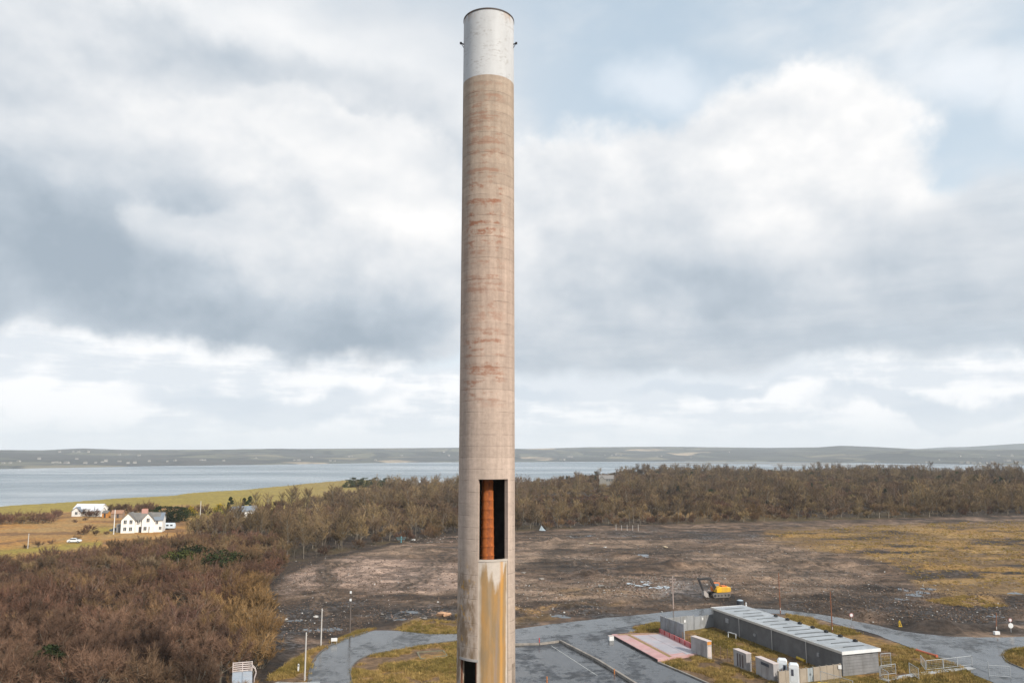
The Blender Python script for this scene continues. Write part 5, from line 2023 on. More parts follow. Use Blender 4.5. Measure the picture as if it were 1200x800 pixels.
kerb_line([(420, 826), (412, 800), (410, 787), (416, 775), (435, 766), (470, 761), (500, 755), (536, 750.5)], 'dark kerb round the mossy island beside the chimney')
kerb_line([(1260, 757.5), (1200, 757.5), (1180, 761.5), (1174, 768), (1180, 776), (1210, 788)], 'dark kerb round the grass island at the junction')
kerb_line([(360, 826), (361, 800), (362.5, 785), (369, 770), (383, 758), (404, 748), (431, 740)], 'dark kerb along the outside of the road bend')

# concrete pit on the island
p0, p1, p2, p3_ = [G(*q) for q in ((489, 765), (519, 763), (524, 769), (493, 773))]
pit = thing('water_pit', 'shallow concrete pit full of water on the mossy island', 'pit', (0, 0, 0))
for a, b in ((p0, p1), (p1, p2), (p2, p3_), (p3_, p0)):
    d = b - a
    c = (a + b) / 2
    MB().box((c.x, c.y, 0.11), (d.length, 0.22, 0.22), math.atan2(d.y, d.x)).build('rim_wall', mat('pit_rim', (0.16, 0.15, 0.10), 0.9, 0.3), pit)
MB().prism([q[:2] for q in (p0, p1, p2, p3_)], 0.02, 0.08).build('water', PUDDLE, pit)


# ---------------------------------------------------------------- tubular barriers
M_BARR = M_STEELW


def barrier(a, b, h, label, wall=False):
    P, rz_, L = span(a, b)
    t_ = thing('tube_barrier', label, 'barrier', P, rz_, None)
    for x_ in (0.0, L):
        MB().tube((x_, 0, 0), (x_, 0, h), 0.04, None, 8).build('post', M_BARR, t_)
    MB().tube((0, 0, h), (L, 0, h), 0.038, None, 8).build('top_rail', M_BARR, t_)
    MB().tube((0, 0, 0.22), (L, 0, 0.22), 0.032, None, 8).build('bottom_rail', M_BARR, t_)
    k = int(L / 0.25)
    mb = MB()
    for i in range(1, k):
        mb.tube((L * i / k, 0, 0.22), (L * i / k, 0, h), 0.006, None, 4, False)
    for i in range(1, 5):
        mb.tube((0, 0, 0.22 + (h - .22) * i / 5), (L, 0, .22 + (h - .22) * i / 5), 0.006, None, 4, False)
    tag(mb.build('infill_wires', M_BARR, t_), kind='stuff')
    return t_


for (a, b, h, lab) in (
        ((1033, 783), (1044.5, 782), 2.0, 'white tube barrier standing against the long building end'),
        ((1031, 794), (1041.5, 800.5), 1.45, 'white tube barrier nearest the building corner set end-on'),
        ((1032, 792.5), (1050, 790), 1.4, 'white tube barrier beside the end-on barrier by the building'),
        ((1066, 789.5), (1077, 796.5), 1.5, 'white tube barrier set end-on midway along the concrete strip'),
        ((1079.5, 779), (1085, 786.5), 1.4, 'narrow white tube barrier at the near end of the red pipe'),
        ((1086, 786), (1105.5, 784), 1.4, 'white tube barrier first after the narrow one on the strip'),
        ((1106, 784), (1122, 782), 1.4, 'white tube barrier second after the narrow one on the strip'),
        ((1122.5, 782), (1139, 780), 1.4, 'white tube barrier third after the narrow one at the strip corner'),
        ((1139.5, 780), (1158.5, 787), 1.4, 'white tube barrier turning from the strip corner toward the road'),
        ((1159.5, 793), (1184.5, 794.5), 1.55, 'widest white tube barrier standing last before the road'),
        ((962, 800), (1000, 812), 1.5, 'white tube barrier in front of the grey blockwork end wall')):
    barrier(a, b, h, lab)
for (a, b, c, d_) in (((1034, 797), (1090, 788), (1140, 782.5), (1142, 785)),):
    q0, q1, q2 = G(*a), G(*b), G(*c)
    sw = thing('concrete_strip', 'pale concrete strip under the white tube barriers', 'strip', q0)
    for s0, s1 in ((q0, q1), (q1, q2)):
        d = s1 - s0
        n_ = max(1, int(d.length / 1.5))
        for k in range(n_):
            cc = s0 + d * ((k + .5) / n_) - q0
            box_part('paving_slab', (cc.x, cc.y, 0.07), (d.length / n_ - .03, 1.0, 0.10), mat('pale_slab', (0.36, 0.37, 0.38), 0.7, 0.2), sw, math.atan2(d.y, d.x))

# white railing at the foot of the left verge
ra = [(312, 816), (326, 812), (345, 813), (374, 812)]
Pz = [G(*q) for q in ra]
rl_ = thing('white_railing', 'white tube railing at the end of the mossy verge', 'railing', Pz[0])
for a, b in zip(Pz[:-1], Pz[1:]):
    MB().tube(a - Pz[0] + Vector((0, 0, 1.35)), b - Pz[0] + Vector((0, 0, 1.35)), 0.05).build('top_rail', M_STEELW, rl_)
    MB().tube(a - Pz[0] + Vector((0, 0, .7)), b - Pz[0] + Vector((0, 0, .7)), 0.04).build('mid_rail', M_STEELW, rl_)
for a in Pz:
    MB().tube(a - Pz[0], a - Pz[0] + Vector((0, 0, 1.35)), 0.05).build('post', M_STEELW, rl_)

# portable cabin with guard rail on its roof, in the gap of the thicket
chh, cl, cw = 3.1, 6.0, 2.35
p = G(284, 787, chh)
p.z = 0
cb = thing('portable_cabin', 'pale blue steel cabin with slatted guard rail on its roof', 'cabin', p, -math.atan2(p.x, p.y))
M_CABIN = mat('pale_blue_steel', (0.36, 0.41, 0.47), 0.5, 0.1, 0.8, dirt=(0.45, 0.38, 0.33))
box_part('body', (0, -cl / 2, chh / 2), (cw, cl, chh), mat('cabin_side', (0.20, 0.25, 0.32), 0.6, 0.15), cb)
for r_ in range(4):
    for q in range(2):
        box_part('roof_panel', (-cw / 4 + q * cw / 2, -cl * (r_ + .5) / 4, chh + 0.04), (cw / 2 - 0.07, cl / 4 - .08, 0.08), M_CABIN, cb)
for x_ in (-cw / 2 + .05, 0, cw / 2 - .05):
    box_part('rail_post', (x_, -0.06, chh + 0.62), (0.11, 0.09, 1.22), M_BAYTOP, cb)
for k in range(5):
    box_part('rail_slat', (0, -0.13, chh + 0.22 + k * 0.24), (cw, 0.05, 0.11), M_BAYTOP, cb)
for s_ in (-0.3, -1.0):
    MB().path([(cw / 2 + .25, s_, 0.2), (cw / 2 + .25, s_, 2.4), (cw / 2 + .45, s_, 3.1), (cw / 2 + 0.3, s_, 3.6), (cw / 2 - .1, s_, chh + .9)], 0.05).build('ladder_rail', M_BAYTOP, cb)
for k in range(8):
    MB().tube((cw / 2 + .25, -.3, .4 + k * .3), (cw / 2 + .25, -1.0, .4 + k * .3), 0.025, None, 6).build('ladder_rung', M_BAYTOP, cb)


# ---------------------------------------------------------------- poles
def pole(px, py, top_py, label, m, r=0.11, cross=None, name='pole', lamp=False, insul=False):
    b = G(px, py)
    b.z = zt(b.x, b.y)
    h = AT(px, top_py, b.y).z - b.z
    t_ = thing(name, label, 'pole', b)
    MB().tube((0, 0, -0.3), (0, 0, h), r, r * 0.68, 10).build('shaft', m, t_)
    if lamp:
        MB().tube((0, 0, h - 0.05), (0, 0, h + 0.06), r * .9, r * .5, 10).build('cap', m, t_)
        box_part('door_plate', (0, -r * 0.98, 0.75), (r * 1.1, 0.04, 0.45), M_POLEG, t_)
    if cross:
        box_part('cross_arm', (0, -r - 0.03, h - 0.45), (cross, 0.10, 0.12), m, t_)
        box_part('cross_arm', (0, -r - 0.03, h - 1.0), (cross * .8, 0.10, 0.12), m, t_)
    if insul:
        for zz in (0.1, -1.15):
            box_part('white_box', (0.02, -r - .1, h + zz), (0.30, 0.22, 0.36), M_FASCIA, t_)
        box_part('cross_arm', (0, -r - .03, h - .45), (0.9, 0.08, 0.09), m, t_)
    return t_


pole(357, 797, 741, 'pale lamp pole nearest the white railing on the verge', M_POLEG, 0.12, lamp=True)
pole(376, 757, 713, 'pale lamp pole beside the white sign on the verge', M_POLEG, 0.12, lamp=True)
pole(410, 741, 694, 'dark pole with white boxes at its top by the road', M_POLED, 0.14, insul=True)
pole(789, 713, 675, 'pole with rusty cross arms beside the road and excavator', mat('pinkish_pole', (0.38, 0.30, 0.27), .8, .2), 0.12, 1.3)
pole(914.5, 718, 671, 'thin rusty pole beyond the long building', M_POLER, 0.10, lamp=True)
pole(975.5, 741, 693, 'dark rusty pole on the grass behind the long building', M_POLER, 0.10, lamp=True)
pole(1167.5, 741, 718, 'short leaning dark pole by the white box at the junction', M_POLER, 0.09, lamp=True).rotation_euler = (0, R(5), 0)
pole(133, 626, 597, 'white pole standing beside the dark car and white house', M_FASCIA, 0.19, lamp=True)
pole(32.5, 642, 625, 'thin pale pole in the rusty field hedge', M_POLEG, 0.14, lamp=True)
pole(234.5, 606, 587, 'pale pole rising from trees beside yellow gorse', M_POLEG, 0.22, lamp=True)
pole(470, 637, 628, 'teal gate post with cross arm at the wood edge', mat('teal_paint', (0.10, 0.26, 0.30), .6, .2), 0.22, 3.4)
p = G(349.5, 787)
t_ = thing('marker_post', 'short white marker post on the mossy verge', 'post', p)
MB().side([(-.1, 0), (.1, 0), (.1, 1.0), (0, 1.12), (-.1, 1.0)], -.06, .06, 'y').build('post', M_FASCIA, t_)
box_part('band', (0, -0.066, 0.85), (0.16, 0.012, 0.15), M_BLACK, t_)
for i in range(5):
    px = 735 + (i - 2) * 6.5
    pole(px, 622, 614.5 + (i % 2) * .7, 'thin grey stake in the row at the wood edge', M_POLEG, 0.10, lamp=True)['group'] = 'stakes at the wood edge'


# ---------------------------------------------------------------- signs
def signpost(px, py, h, discs, label, name='road_sign', arm=None):
    p = G(px, py)
    p.z = zt(p.x, p.y)
    t_ = thing(name, label, 'sign', p)
    MB().tube((0, 0, -.2), (0, 0, h), 0.04, None, 8).build('post', M_STEELW, t_)
    for (zz, r, m) in discs:
        d_ = MB().tube((0, -0.04, zz), (0, -0.07, zz), r, None, 24).build('disc', m, t_)
        MB().tube((0, -0.072, zz), (0, -0.078, zz), r * .72, None, 20).build('face', M_FASCIA, d_)
    return t_


M_SIGNR = mat('sign_red', (0.40, 0.16, 0.15), 0.5, 0.1)
signpost(998, 728, 1.4, [(1.15, 0.36, M_SIGNR)], 'round white sign with faded red rim on the far roadside')
signpost(1185, 741, 2.3, [(2.0, 0.30, M_SIGNR), (1.1, 0.42, M_FASCIA)], 'pair of round white signs on one post at the junction')
p = G(391.5, 754.5)
t_ = thing('notice_board', 'white blank board on two legs on the mossy verge', 'sign', p, R(10))
box_part('board', (0, 0, 0.72), (0.95, 0.05, 0.5), M_FASCIA, t_)
for s_ in (-1, 1):
    MB().tube((s_ * .38, 0.03, -.1), (s_ * .38, 0.03, 0.9), 0.03).build('leg', M_STEELW, t_)
p = G(1168, 743.5)
t_ = thing('white_box', 'white box lying under the short leaning pole', 'box', p, R(8))
p.z = 0
box_part('body', (0, 0, 0.32), (0.9, 0.5, 0.5), M_FASCIA, t_, 0, 0.03)
for s_ in (-1, 1):
    box_part('foot', (s_ * .32, 0, 0.04), (0.12, 0.45, 0.09), M_POLED, t_)
# leaning yellow marker
p = G(1055, 734)
p.z = zt(p.x, p.y)
t_ = thing('yellow_marker', 'bent yellow plastic marker on the spoil bank by the road', 'marker', p)
MB().path([(-.15, 0, 0), (-.2, 0, 0.7), (-0.05, 0, 1.0), (0.18, 0, 0.15)], 0.09, 8).build('body', MAT['yellow_plastic'], t_)
box_part('foot', (0, 0, 0.03), (0.6, 0.35, 0.08), MAT['yellow_plastic'], t_)
# red pipe on the grass
a, b = G(1074, 761.5, .2), G(1098, 768.5, .2)
t_ = thing('red_pipe', 'rusty red pipe lying on the grass beside the road', 'pipe', a)
d = b - a
MB().tube((0, 0, 0), d, 0.20, None, 14, False).tube((0, 0, 0), d, 0.16, None, 14, False).build('pipe_wall', mat('rust_red', (0.42, 0.10, 0.05), 0.7, 0.25), t_)
for u in (0.0, 0.96):
    MB().tube(d * u, d * (u + 0.04), 0.24, None, 14).build('flange', MAT['rust_red'], t_)
# white frame by the wall
a, b = G(853.5, 747), G(862.5, 749.5)
P, rz_, L = span((853.5, 747), (862.5, 749.5))
t_ = thing('goal_frame', 'small white goal-like frame against the dark building wall', 'frame', P, rz_)
for x_ in (0, L):
    box_part('leg', (x_, 0, 0.45), (0.10, 0.10, 0.9), M_FASCIA, t_)
box_part('top_bar', (L / 2, 0, 0.93), (L + .1, 0.12, 0.08), M_FASCIA, t_)
p = G(965, 804)
t_ = thing('yellow_cover', 'yellow cover on the grass in front of the tan wall', 'cover', p, R(-6))
MB().side([(-0.8, 0), (0.8, 0), (0.62, 0.42), (-0.62, 0.42)], -0.5, 0.5, 'y').build('body', MAT['yellow_plastic'], t_, False, 0.05)
box_part('handle', (0, 0, .46), (.5, .08, .05), M_BLACK, t_)
p = G(874.5, 712)
t_ = thing('marker_post', 'white marker post at the far roof corner by the road', 'post', p)
MB().side([(-.12, 0), (.12, 0), (.12, 1.0), (0, 1.1), (-.12, 1.0)], -.06, .06, 'y').build('post', M_FASCIA, t_)
box_part('band', (0, -0.066, 0.8), (0.18, 0.012, 0.12), M_BLACK, t_)


# ---------------------------------------------------------------- excavator
def excavator():
    p = G(842, 699)
    p.z = zt(p.x, p.y) + 0.02
    t_ = thing('excavator', 'yellow and black tracked excavator with orange cab working on the rubble', 'excavator', p, R(14))
    M_Y = mat('excavator_yellow', (0.72, 0.40, 0.015), 0.45, 0.12, 1.0, dirt=(0.25, 0.18, 0.08))
    M_O = mat('excavator_orange', (0.58, 0.16, 0.03), 0.5, 0.12)
    M_K = mat('excavator_black', (0.025, 0.025, 0.028), 0.5, 0.2, dirt=(0.16, 0.13, 0.11), dscale=1.0)
    M_T = mat('muddy_track', (0.15, 0.135, 0.125), 0.85, 0.3, 2.0)
    M_G = mat('cab_glass', (0.16, 0.20, 0.24), 0.1, 0.05)
    for s_ in (-1, 1):
        prof = []
        for i in range(9):
            a = math.pi / 2 + math.pi * i / 8
            prof.append((-1.55 + .45 * math.cos(a), .45 + .45 * math.sin(a)))
        for i in range(9):
            a = -math.pi / 2 + math.pi * i / 8
            prof.append((1.55 + .45 * math.cos(a), .45 + .45 * math.sin(a)))
        tr = MB().side(prof, s_ * 1.2 - .3, s_ * 1.2 + .3, 'y').build('track', M_T, t_, False, 0.03)
        for x_ in (-1.55, -.8, 0, .8, 1.55):
            MB().tube((x_, s_ * 1.2 - .34, .45), (x_, s_ * 1.2 + .34, .45), 0.26 if abs(x_) > 1 else .17, None, 12).build('wheel', M_K, tr)
    box_part('undercarriage', (0, 0, .6), (2.0, 1.9, .5), M_K, t_)
    MB().tube((0, 0, .8), (0, 0, 1.0), .75, None, 18).build('turntable', M_K, t_)
    MB().side([(-1.0, 1.0), (1.75, 1.0), (1.9, 1.25), (1.9, 1.95), (1.5, 2.1), (-.2, 2.1), (-1.0, 1.7)], -1.25, .25, 'y').build('body', M_Y, t_, False, .05)
    MB().side([(1.2, 1.0), (2.15, 1.05), (2.35, 1.4), (2.2, 2.0), (1.2, 2.05)], -1.28, 1.28, 'y').build('counterweight', M_Y, t_, False, .08)
    cab_ = MB().side([(-1.15, 1.0), (.55, 1.0), (.55, 2.75), (-.75, 2.75), (-1.15, 1.9)], .32, 1.25, 'y').build('cab', M_O, t_, False, .04)
    for s_, yy in ((-1, .30), (1, 1.27)):
        MB().side([(-.98, 1.75), (.35, 1.75), (.35, 2.6), (-.65, 2.6)], yy - .012, yy + .012, 'y').build('window', M_G, cab_)
    MB().add([(-1.12, .42, 2.0), (-1.12, 1.15, 2.0), (-.80, 1.15, 2.66), (-.80, .42, 2.66)], [(0, 1, 2, 3)]).build('windscreen', M_G, cab_)
    box_part('hood', (.9, -.5, 2.2), (1.1, 1.1, .2), M_O, t_)
    MB().tube((1.2, -.9, 2.1), (1.2, -.9, 2.65), .07).build('exhaust', M_K, t_)

    def beam(a, b, w0, w1, th, nm, m):
        a, b = Vector(a), Vector(b)
        d = (b - a).normalized()
        n_ = Vector((-d.z, 0, d.x))
        pr = [(a + n_ * w0), (b + n_ * w1), (b - n_ * w1), (a - n_ * w0)]
        return MB().side([(q.x, q.z) for q in pr], -.3 - th / 2, -.3 + th / 2, 'y').build(nm, m, t_, False, .02)
    beam((-.8, 0, 1.7), (-2.0, 0, 3.7), .24, .27, .4, 'boom', M_K)
    beam((-1.9, 0, 3.72), (-4.7, 0, 3.75), .27, .17, .38, 'boom', M_K)
    beam((-4.75, 0, 4.05), (-3.55, 0, 1.2), .22, .13, .3, 'stick', M_K)
    MB().tube((-1.0, -.3, 1.4), (-2.5, -.3, 3.3), .09, .06).build('cylinder', M_T, t_)
    MB().tube((-2.6, -.3, 4.1), (-4.55, -.3, 4.35), .10, .06).build('cylinder', M_T, t_)
    MB().tube((-4.3, -.3, 3.2), (-3.5, -.3, 1.5), .07, .05).build('cylinder', M_T, t_)
    MB().side([(-3.75, 1.35), (-3.3, 1.3), (-2.75, .75), (-2.7, .12), (-3.3, .05), (-3.75, .5)], -.85, .25, 'y').build('bucket', mat('worn_steel', (0.34, 0.31, 0.29), .6, .2), t_, False, .03)
    for k in range(4):
        box_part('tooth', (-2.66, -.72 + k * .28, .08), (.26, .1, .1), MAT['worn_steel'], t_)
    return t_


excavator()


# ---------------------------------------------------------------- cars
def car(px, py, rz_, m, label, L=4.2):
    p = G(px, py)
    p.z = zt(p.x, p.y)
    t_ = thing('parked_car', label, 'car', p, rz_)
    prof = [(-2.1, .3), (2.1, .3), (2.12, .72), (1.9, .88), (1.1, .98), (.55, 1.42), (-1.0, 1.45), (-1.75, 1.0), (-2.1, .9)]
    bd = MB().side(prof, -.85, .85, 'y').build('body', m, t_, False, .06)
    gl = mat('car_glass', (0.03, 0.035, 0.04), .08, .05)
    for s_ in (-1, 1):
        MB().side([(.92, 1.0), (.5, 1.36), (-.95, 1.38), (-1.5, 1.03)], s_ * .856 - .01, s_ * .856 + .01, 'y').build('side_window', gl, bd)
        for x_ in (-1.3, 1.3):
            w_ = MB().tube((x_, s_ * .72, .32), (x_, s_ * .88, .32), .32, None, 16).build('wheel', M_BLACK, t_)
            MB().tube((x_, s_ * .882, .32), (x_, s_ * .89, .32), .19, None, 12).build('rim', M_STEELW, w_)
    MB().add([(1.12, -.7, 1.02), (1.12, .7, 1.02), (.6, .62, 1.43), (.6, -.62, 1.43)], [(0, 1, 2, 3)]).build('windscreen', gl, bd)
    return t_


car(135.5, 622.5, R(172), mat('dark_blue_paint', (0.05, 0.075, 0.11), .3, .1), 'dark blue car parked at the gable of the white house')
car(87, 636, R(12), mat('white_car_paint', (0.70, 0.73, 0.78), .3, .05), 'white car parked by the hedge in the rusty field')
p = G(867.5, 709)
t_ = thing('water_tank', 'small dark tank with pale lid on the road beyond the long roof', 'tank', p, R(20))
MB().tube((0, 0, 0.1), (0, 0, 0.95), 0.72, 0.68, 20).build('body', mat('dark_tank', (0.04, 0.045, 0.055), .5, .2), t_)
MB().tube((0, 0, 0.952), (0, 0, 1.08), 0.62, 0.40, 20).build('lid', mat('pale_lid', (0.34, 0.40, 0.46), .5, .15), t_)
box_part('skid', (0, 0, 0.06), (1.5, 1.3, 0.12), M_POLED, t_)
p = G(196, 620)
p.z = zt(p.x, p.y)
t_ = thing('caravan', 'pale blue-white caravan parked beside the white house', 'caravan', p, R(10))
MB().side([(-2.9, .45), (2.9, .45), (2.95, 1.4), (2.6, 2.45), (-2.5, 2.55), (-2.95, 1.6)], -1.1, 1.1, 'y').build('body', mat('caravan_white', (0.60, 0.68, 0.76), .4, .06), t_, False, .1)
for x_ in (-1.6, .2, 1.7):
    box_part('window', (x_, -1.11, 1.65), (.9, .03, .55), mat('car_glass', (0.03, .035, .04)), t_)
for s_ in (-1, 1):
    MB().tube((0, s_ * .95, .35), (0, s_ * 1.1, .35), .35, None, 14).build('wheel', M_BLACK, t_)

# ---------------------------------------------------------------- houses
M_HWHITE = mat('white_render', (0.80, 0.79, 0.76), 0.85, 0.05, 0.5, dirt=(0.62, 0.6, 0.57), dscale=.3, damt=.3)
M_SLATE = mat('grey_slate', (0.155, 0.15, 0.145), 0.7, 0.18, 0.6, dirt=(0.24, 0.22, 0.19), dscale=.3)
M_SLATEB = mat('blue_slate', (0.17, 0.20, 0.24), 0.6, 0.15, 0.6)
M_WIN = mat('window_glass', (0.05, 0.06, 0.07), 0.15, 0.05)


def gable_block(t_, cx, cy, lx, ly, hw, hr, along, mwall, mroof, ov=0.35):
    """gabled block: ridge along 'x' or 'y'"""
    if along == 'x':
        prof = [(cy - ly / 2, 0), (cy + ly / 2, 0), (cy + ly / 2, hw), (cy, hr), (cy - ly / 2, hw)]
        MB().side(prof, cx - lx / 2, cx + lx / 2, 'x').build('wall', mwall, t_)
        for s_ in (-1, 1):
            dz = (hr - hw) / (ly / 2)
            e = cy + s_ * (ly / 2 + ov)
            pr = [(cy, hr + .05), (e, hw - dz * ov + .05), (e, hw - dz * ov + .23), (cy, hr + .23)]
            MB().side(pr, cx - lx / 2 - ov, cx + lx / 2 + ov, 'x').build('roof', mroof, t_)
    else:
        prof = [(cx - lx / 2, 0), (cx + lx / 2, 0), (cx + lx / 2, hw), (cx, hr), (cx - lx / 2, hw)]
        MB().side(prof, cy - ly / 2, cy + ly / 2, 'y').build('wall', mwall, t_)
        for s_ in (-1, 1):
            dz = (hr - hw) / (lx / 2)
            e = cx + s_ * (lx / 2 + ov)
            pr = [(cx, hr + .05), (e, hw - dz * ov + .05), (e, hw - dz * ov + .23), (cx, hr + .23)]
            MB().side(pr, cy - ly / 2 - ov, cy + ly / 2 + ov, 'y').build('roof', mroof, t_)


def windows(t_, spots, y, w=1.0, h=1.3):
    for (x_, z_) in spots:
        o = box_part('window', (x_, y - .02, z_), (w, .06, h), M_WIN, t_)
        box_part('sill', (x_, y - .08, z_ - h / 2 - .06), (w + .25, .2, .1), M_HWHITE, o)
        box_part('frame', (x_, y - .055, z_), (.08, .02, h), M_HWHITE, o)


p = G(165, 624)
p.z = zt(p.x, p.y)
hs = thing('white_house', 'white two-storey house with two front gables, slate roof and pink chimney', 'house', p, R(14))
gable_block(hs, 0.3, 4.2, 11.0, 5.6, 4.6, 7.0, 'x', M_HWHITE, M_SLATE)
gable_block(hs, -4.6, 3.2, 4.8, 7.0, 4.7, 7.25, 'y', M_HWHITE, M_SLATE)
gable_block(hs, 2.2, 2.9, 4.2, 5.0, 4.6, 7.1, 'y', M_HWHITE, M_SLATE)
gable_block(hs, 5.6, 4.4, 3.2, 6.6, 4.5, 6.9, 'x', M_HWHITE, M_SLATEB)
ch = box_part('chimney', (0.2, 4.2, 7.7), (2.2, .9, 1.7), mat('pink_brick', (0.48, 0.27, 0.23), .85, .15), hs)
for s_ in (-.6, 0, .6):
    MB().tube((.2 + s_, 4.2, 8.5), (.2 + s_, 4.2, 8.95), .17, None, 8).build('pot', M_POLER, ch)
windows(hs, [(-5.6, 1.5), (-3.6, 1.5), (-5.6, 4.1), (-3.6, 4.1)], -0.3)
windows(hs, [(1.3, 1.5), (3.1, 1.5), (2.2, 4.6)], 0.4)
windows(hs, [(-1.3, 4.0), (5.2, 3.6), (6.5, 1.5)], 1.1, .9, 1.1)
d_ = box_part('door', (-.6, 1.38, 1.05), (1.0, .08, 2.1), mat('dark_door', (0.05, .045, .05), .5, .1), hs)
MB().tube((-.25, 1.3, 1.0), (-.25, 1.3, 1.12), .04).build('handle', M_STEELW, d_)
box_part('porch', (3.6, .2, 1.15), (1.2, 1.2, 2.3), M_HWHITE, hs)
box_part('lean_to', (-8.0, 4.5, 1.5), (2.4, 4.0, 3.0), M_BLOCKW, hs)

p = G(101, 605)
p.z = zt(p.x, p.y)
h2 = thing('white_farmhouse', 'long white farmhouse with pale roof standing before the green field', 'house', p, R(-4))
gable_block(h2, 0, 3.2, 13.0, 6.0, 3.4, 5.4, 'x', M_HWHITE, mat('pale_metal_roof', (0.60, 0.62, 0.66), .5, .08))
gable_block(h2, 5.6, 0.2, 5.0, 4.0, 2.6, 4.0, 'x', M_HWHITE, MAT['pale_metal_roof'])
gable_block(h2, -4.0, -.1, 4.5, 3.0, 2.4, 4.2, 'y', M_HWHITE, M_SLATEB)
windows(h2, [(-1.2, 1.6), (.6, 1.6), (2.3, 1.6)], .2, 1.2, 1.4)
windows(h2, [(-4.0, 1.5)], -1.6, 1.2, 1.2)
windows(h2, [(5.6, 1.3)], -1.8, 1.2, 1.0)
d_ = box_part('door', (-6.0, .15, 1.05), (1.0, .08, 2.1), MAT['dark_door'], h2)
MB().tube((-5.7, .08, 1.0), (-5.7, .08, 1.12), .04).build('handle', M_STEELW, d_)
p = G(122.5, 606.5)
p.z = zt(p.x, p.y)
s3 = thing('garden_shed', 'small orange timber shed at the end of the white farmhouse', 'shed', p, R(-4))
gable_block(s3, 0, 1.2, 2.6, 2.4, 2.1, 3.0, 'x', mat('orange_boards', (0.50, 0.22, .05), .8, .15), M_SLATE, .2)
box_part('door', (0, -.03, .95), (.9, .06, 1.8), MAT['dark_door'], s3)
p = G(136.5, 607)
p.z = zt(p.x, p.y)
s4 = thing('stone_outbuilding', 'low brown stone outbuilding between the farmhouse and white house', 'outbuilding', p, R(6))
gable_block(s4, 0, 1.6, 5.0, 3.2, 2.0, 3.3, 'x', mat('brown_stone', (0.26, 0.19, .14), .9, .25), mat('rust_tin', (0.30, 0.17, .11), .7, .25), .2)
box_part('door', (0.5, -.03, .9), (.9, .06, 1.7), MAT['dark_door'], s4)
p = G(283, 607)
p.z = zt(p.x, p.y)
s5 = thing('hidden_bungalow', 'grey-roofed bungalow with white gable half hidden among conifers', 'house', p, R(38))
gable_block(s5, 2, 3, 11, 6, 3.2, 5.2, 'x', M_HWHITE, M_SLATEB)
windows(s5, [(0, 1.5), (3.5, 1.5)], 0, 1.3, 1.2)
p = G(711, 570.5)
p.z = zt(p.x, p.y)
s6 = thing('stone_house', 'pale stone house half hidden in the far wood', 'house', p, R(-6))
gable_block(s6, 0, 5, 13, 7, 5.6, 8.6, 'x', mat('pale_stone', (0.25, .24, .22), .9, .15), mat('pale_slate', (0.20, .19, .185), .8, .15), .2)
gable_block(s6, -4, 1.5, 4.5, 4, 5.4, 8.0, 'y', MAT['pale_stone'], MAT['pale_slate'], .2)
windows(s6, [(0.5, 4.4), (2.6, 4.4), (4.8, 4.4)], 1.5, 1.2, 2.0)

# blue-white tarpaulin at the wood edge
p = G(636, 622.5)
p.z = zt(p.x, p.y)
t_ = thing('tarpaulin', 'pale blue tarpaulin heaped at the wood edge', 'tarpaulin', p)
MB().add([(-1.4, 0, 0), (1.2, -.3, 0), (1.0, 1.0, 0), (-.9, 1.1, 0), (-.5, .3, 2.0), (.3, .5, 0.9)],
         [(0, 1, 5), (0, 5, 4), (1, 2, 5), (2, 3, 5), (3, 4, 5), (3, 0, 4)]).build('sheet', mat('pale_tarp', (0.30, 0.36, 0.41), .5, .15), t_)
MB().tube((-.5, .3, -.2), (-.6, .35, 2.3), .07).build('stake', M_POLED, t_)

# ---------------------------------------------------------------- houses on the far shore
def far_house_mesh(seed):
    r_ = random.Random(seed)
    L, W_, hw = r_.uniform(9, 15), r_.uniform(6, 8), r_.uniform(2.8, 5.2)
    hr = hw + W_ * .42
    w_ = MB().side([(-W_ / 2, -2), (W_ / 2, -2), (W_ / 2, hw), (0, hr), (-W_ / 2, hw)], -L / 2, L / 2, 'x').mesh('wall')
    rf = MB()
    for s_ in (-1, 1):
        rf.side([(0, hr + .05), (s_ * (W_ / 2 + .3), hw - .2), (s_ * (W_ / 2 + .3), hw), (0, hr + .3)], -L / 2 - .3, L / 2 + .3, 'x')
    rf = rf.mesh('roof')
    w_.materials.append(mat('far_render', (0.33, 0.325, 0.31), .9, .1))
    rf.materials.append(M_SLATE)
    return w_, rf


FH = [far_house_mesh(i) for i in range(5)]
FARH = [(4, 543), (12, 543), (22, 541), (46, 538), (62, 542.5), (66, 542.3), (70, 542.6), (78, 543), (70, 530), (86, 529.5), (92, 529.8), (104, 530), (90, 538), (100, 543), (112, 542.6), (120, 541.8),
        (124, 541), (140, 541), (150, 543), (158, 542.8), (163, 534), (175, 541), (140, 533), (196, 541), (205, 540), (236, 539.5), (240, 539.7), (262, 540), (300, 537), (345, 539.5), (350, 539.8),
        (365, 536), (387, 540), (392, 540.2), (409, 535.3), (412, 535), (440, 539.6), (470, 534), (520, 530), (526, 534), (657, 539), (661, 539.2), (667, 535.5), (670, 535.6), (709, 533.5), (717, 533.8), (722, 533),
        (728, 533.6), (770, 535), (775, 534.6), (810, 536), (854, 530), (1026, 542), (1030, 542.2), (1085, 542), (1127, 543), (1134, 543), (1141, 542.8), (1148, 543), (1156, 543), (1163, 542), (1178, 540), (1182, 540.4),
        (1190, 541.5), (1196, 542), (1170, 534), (1186, 534.5), (1150, 536), (1125, 535), (1100, 539)]
rf_ = random.Random(4)
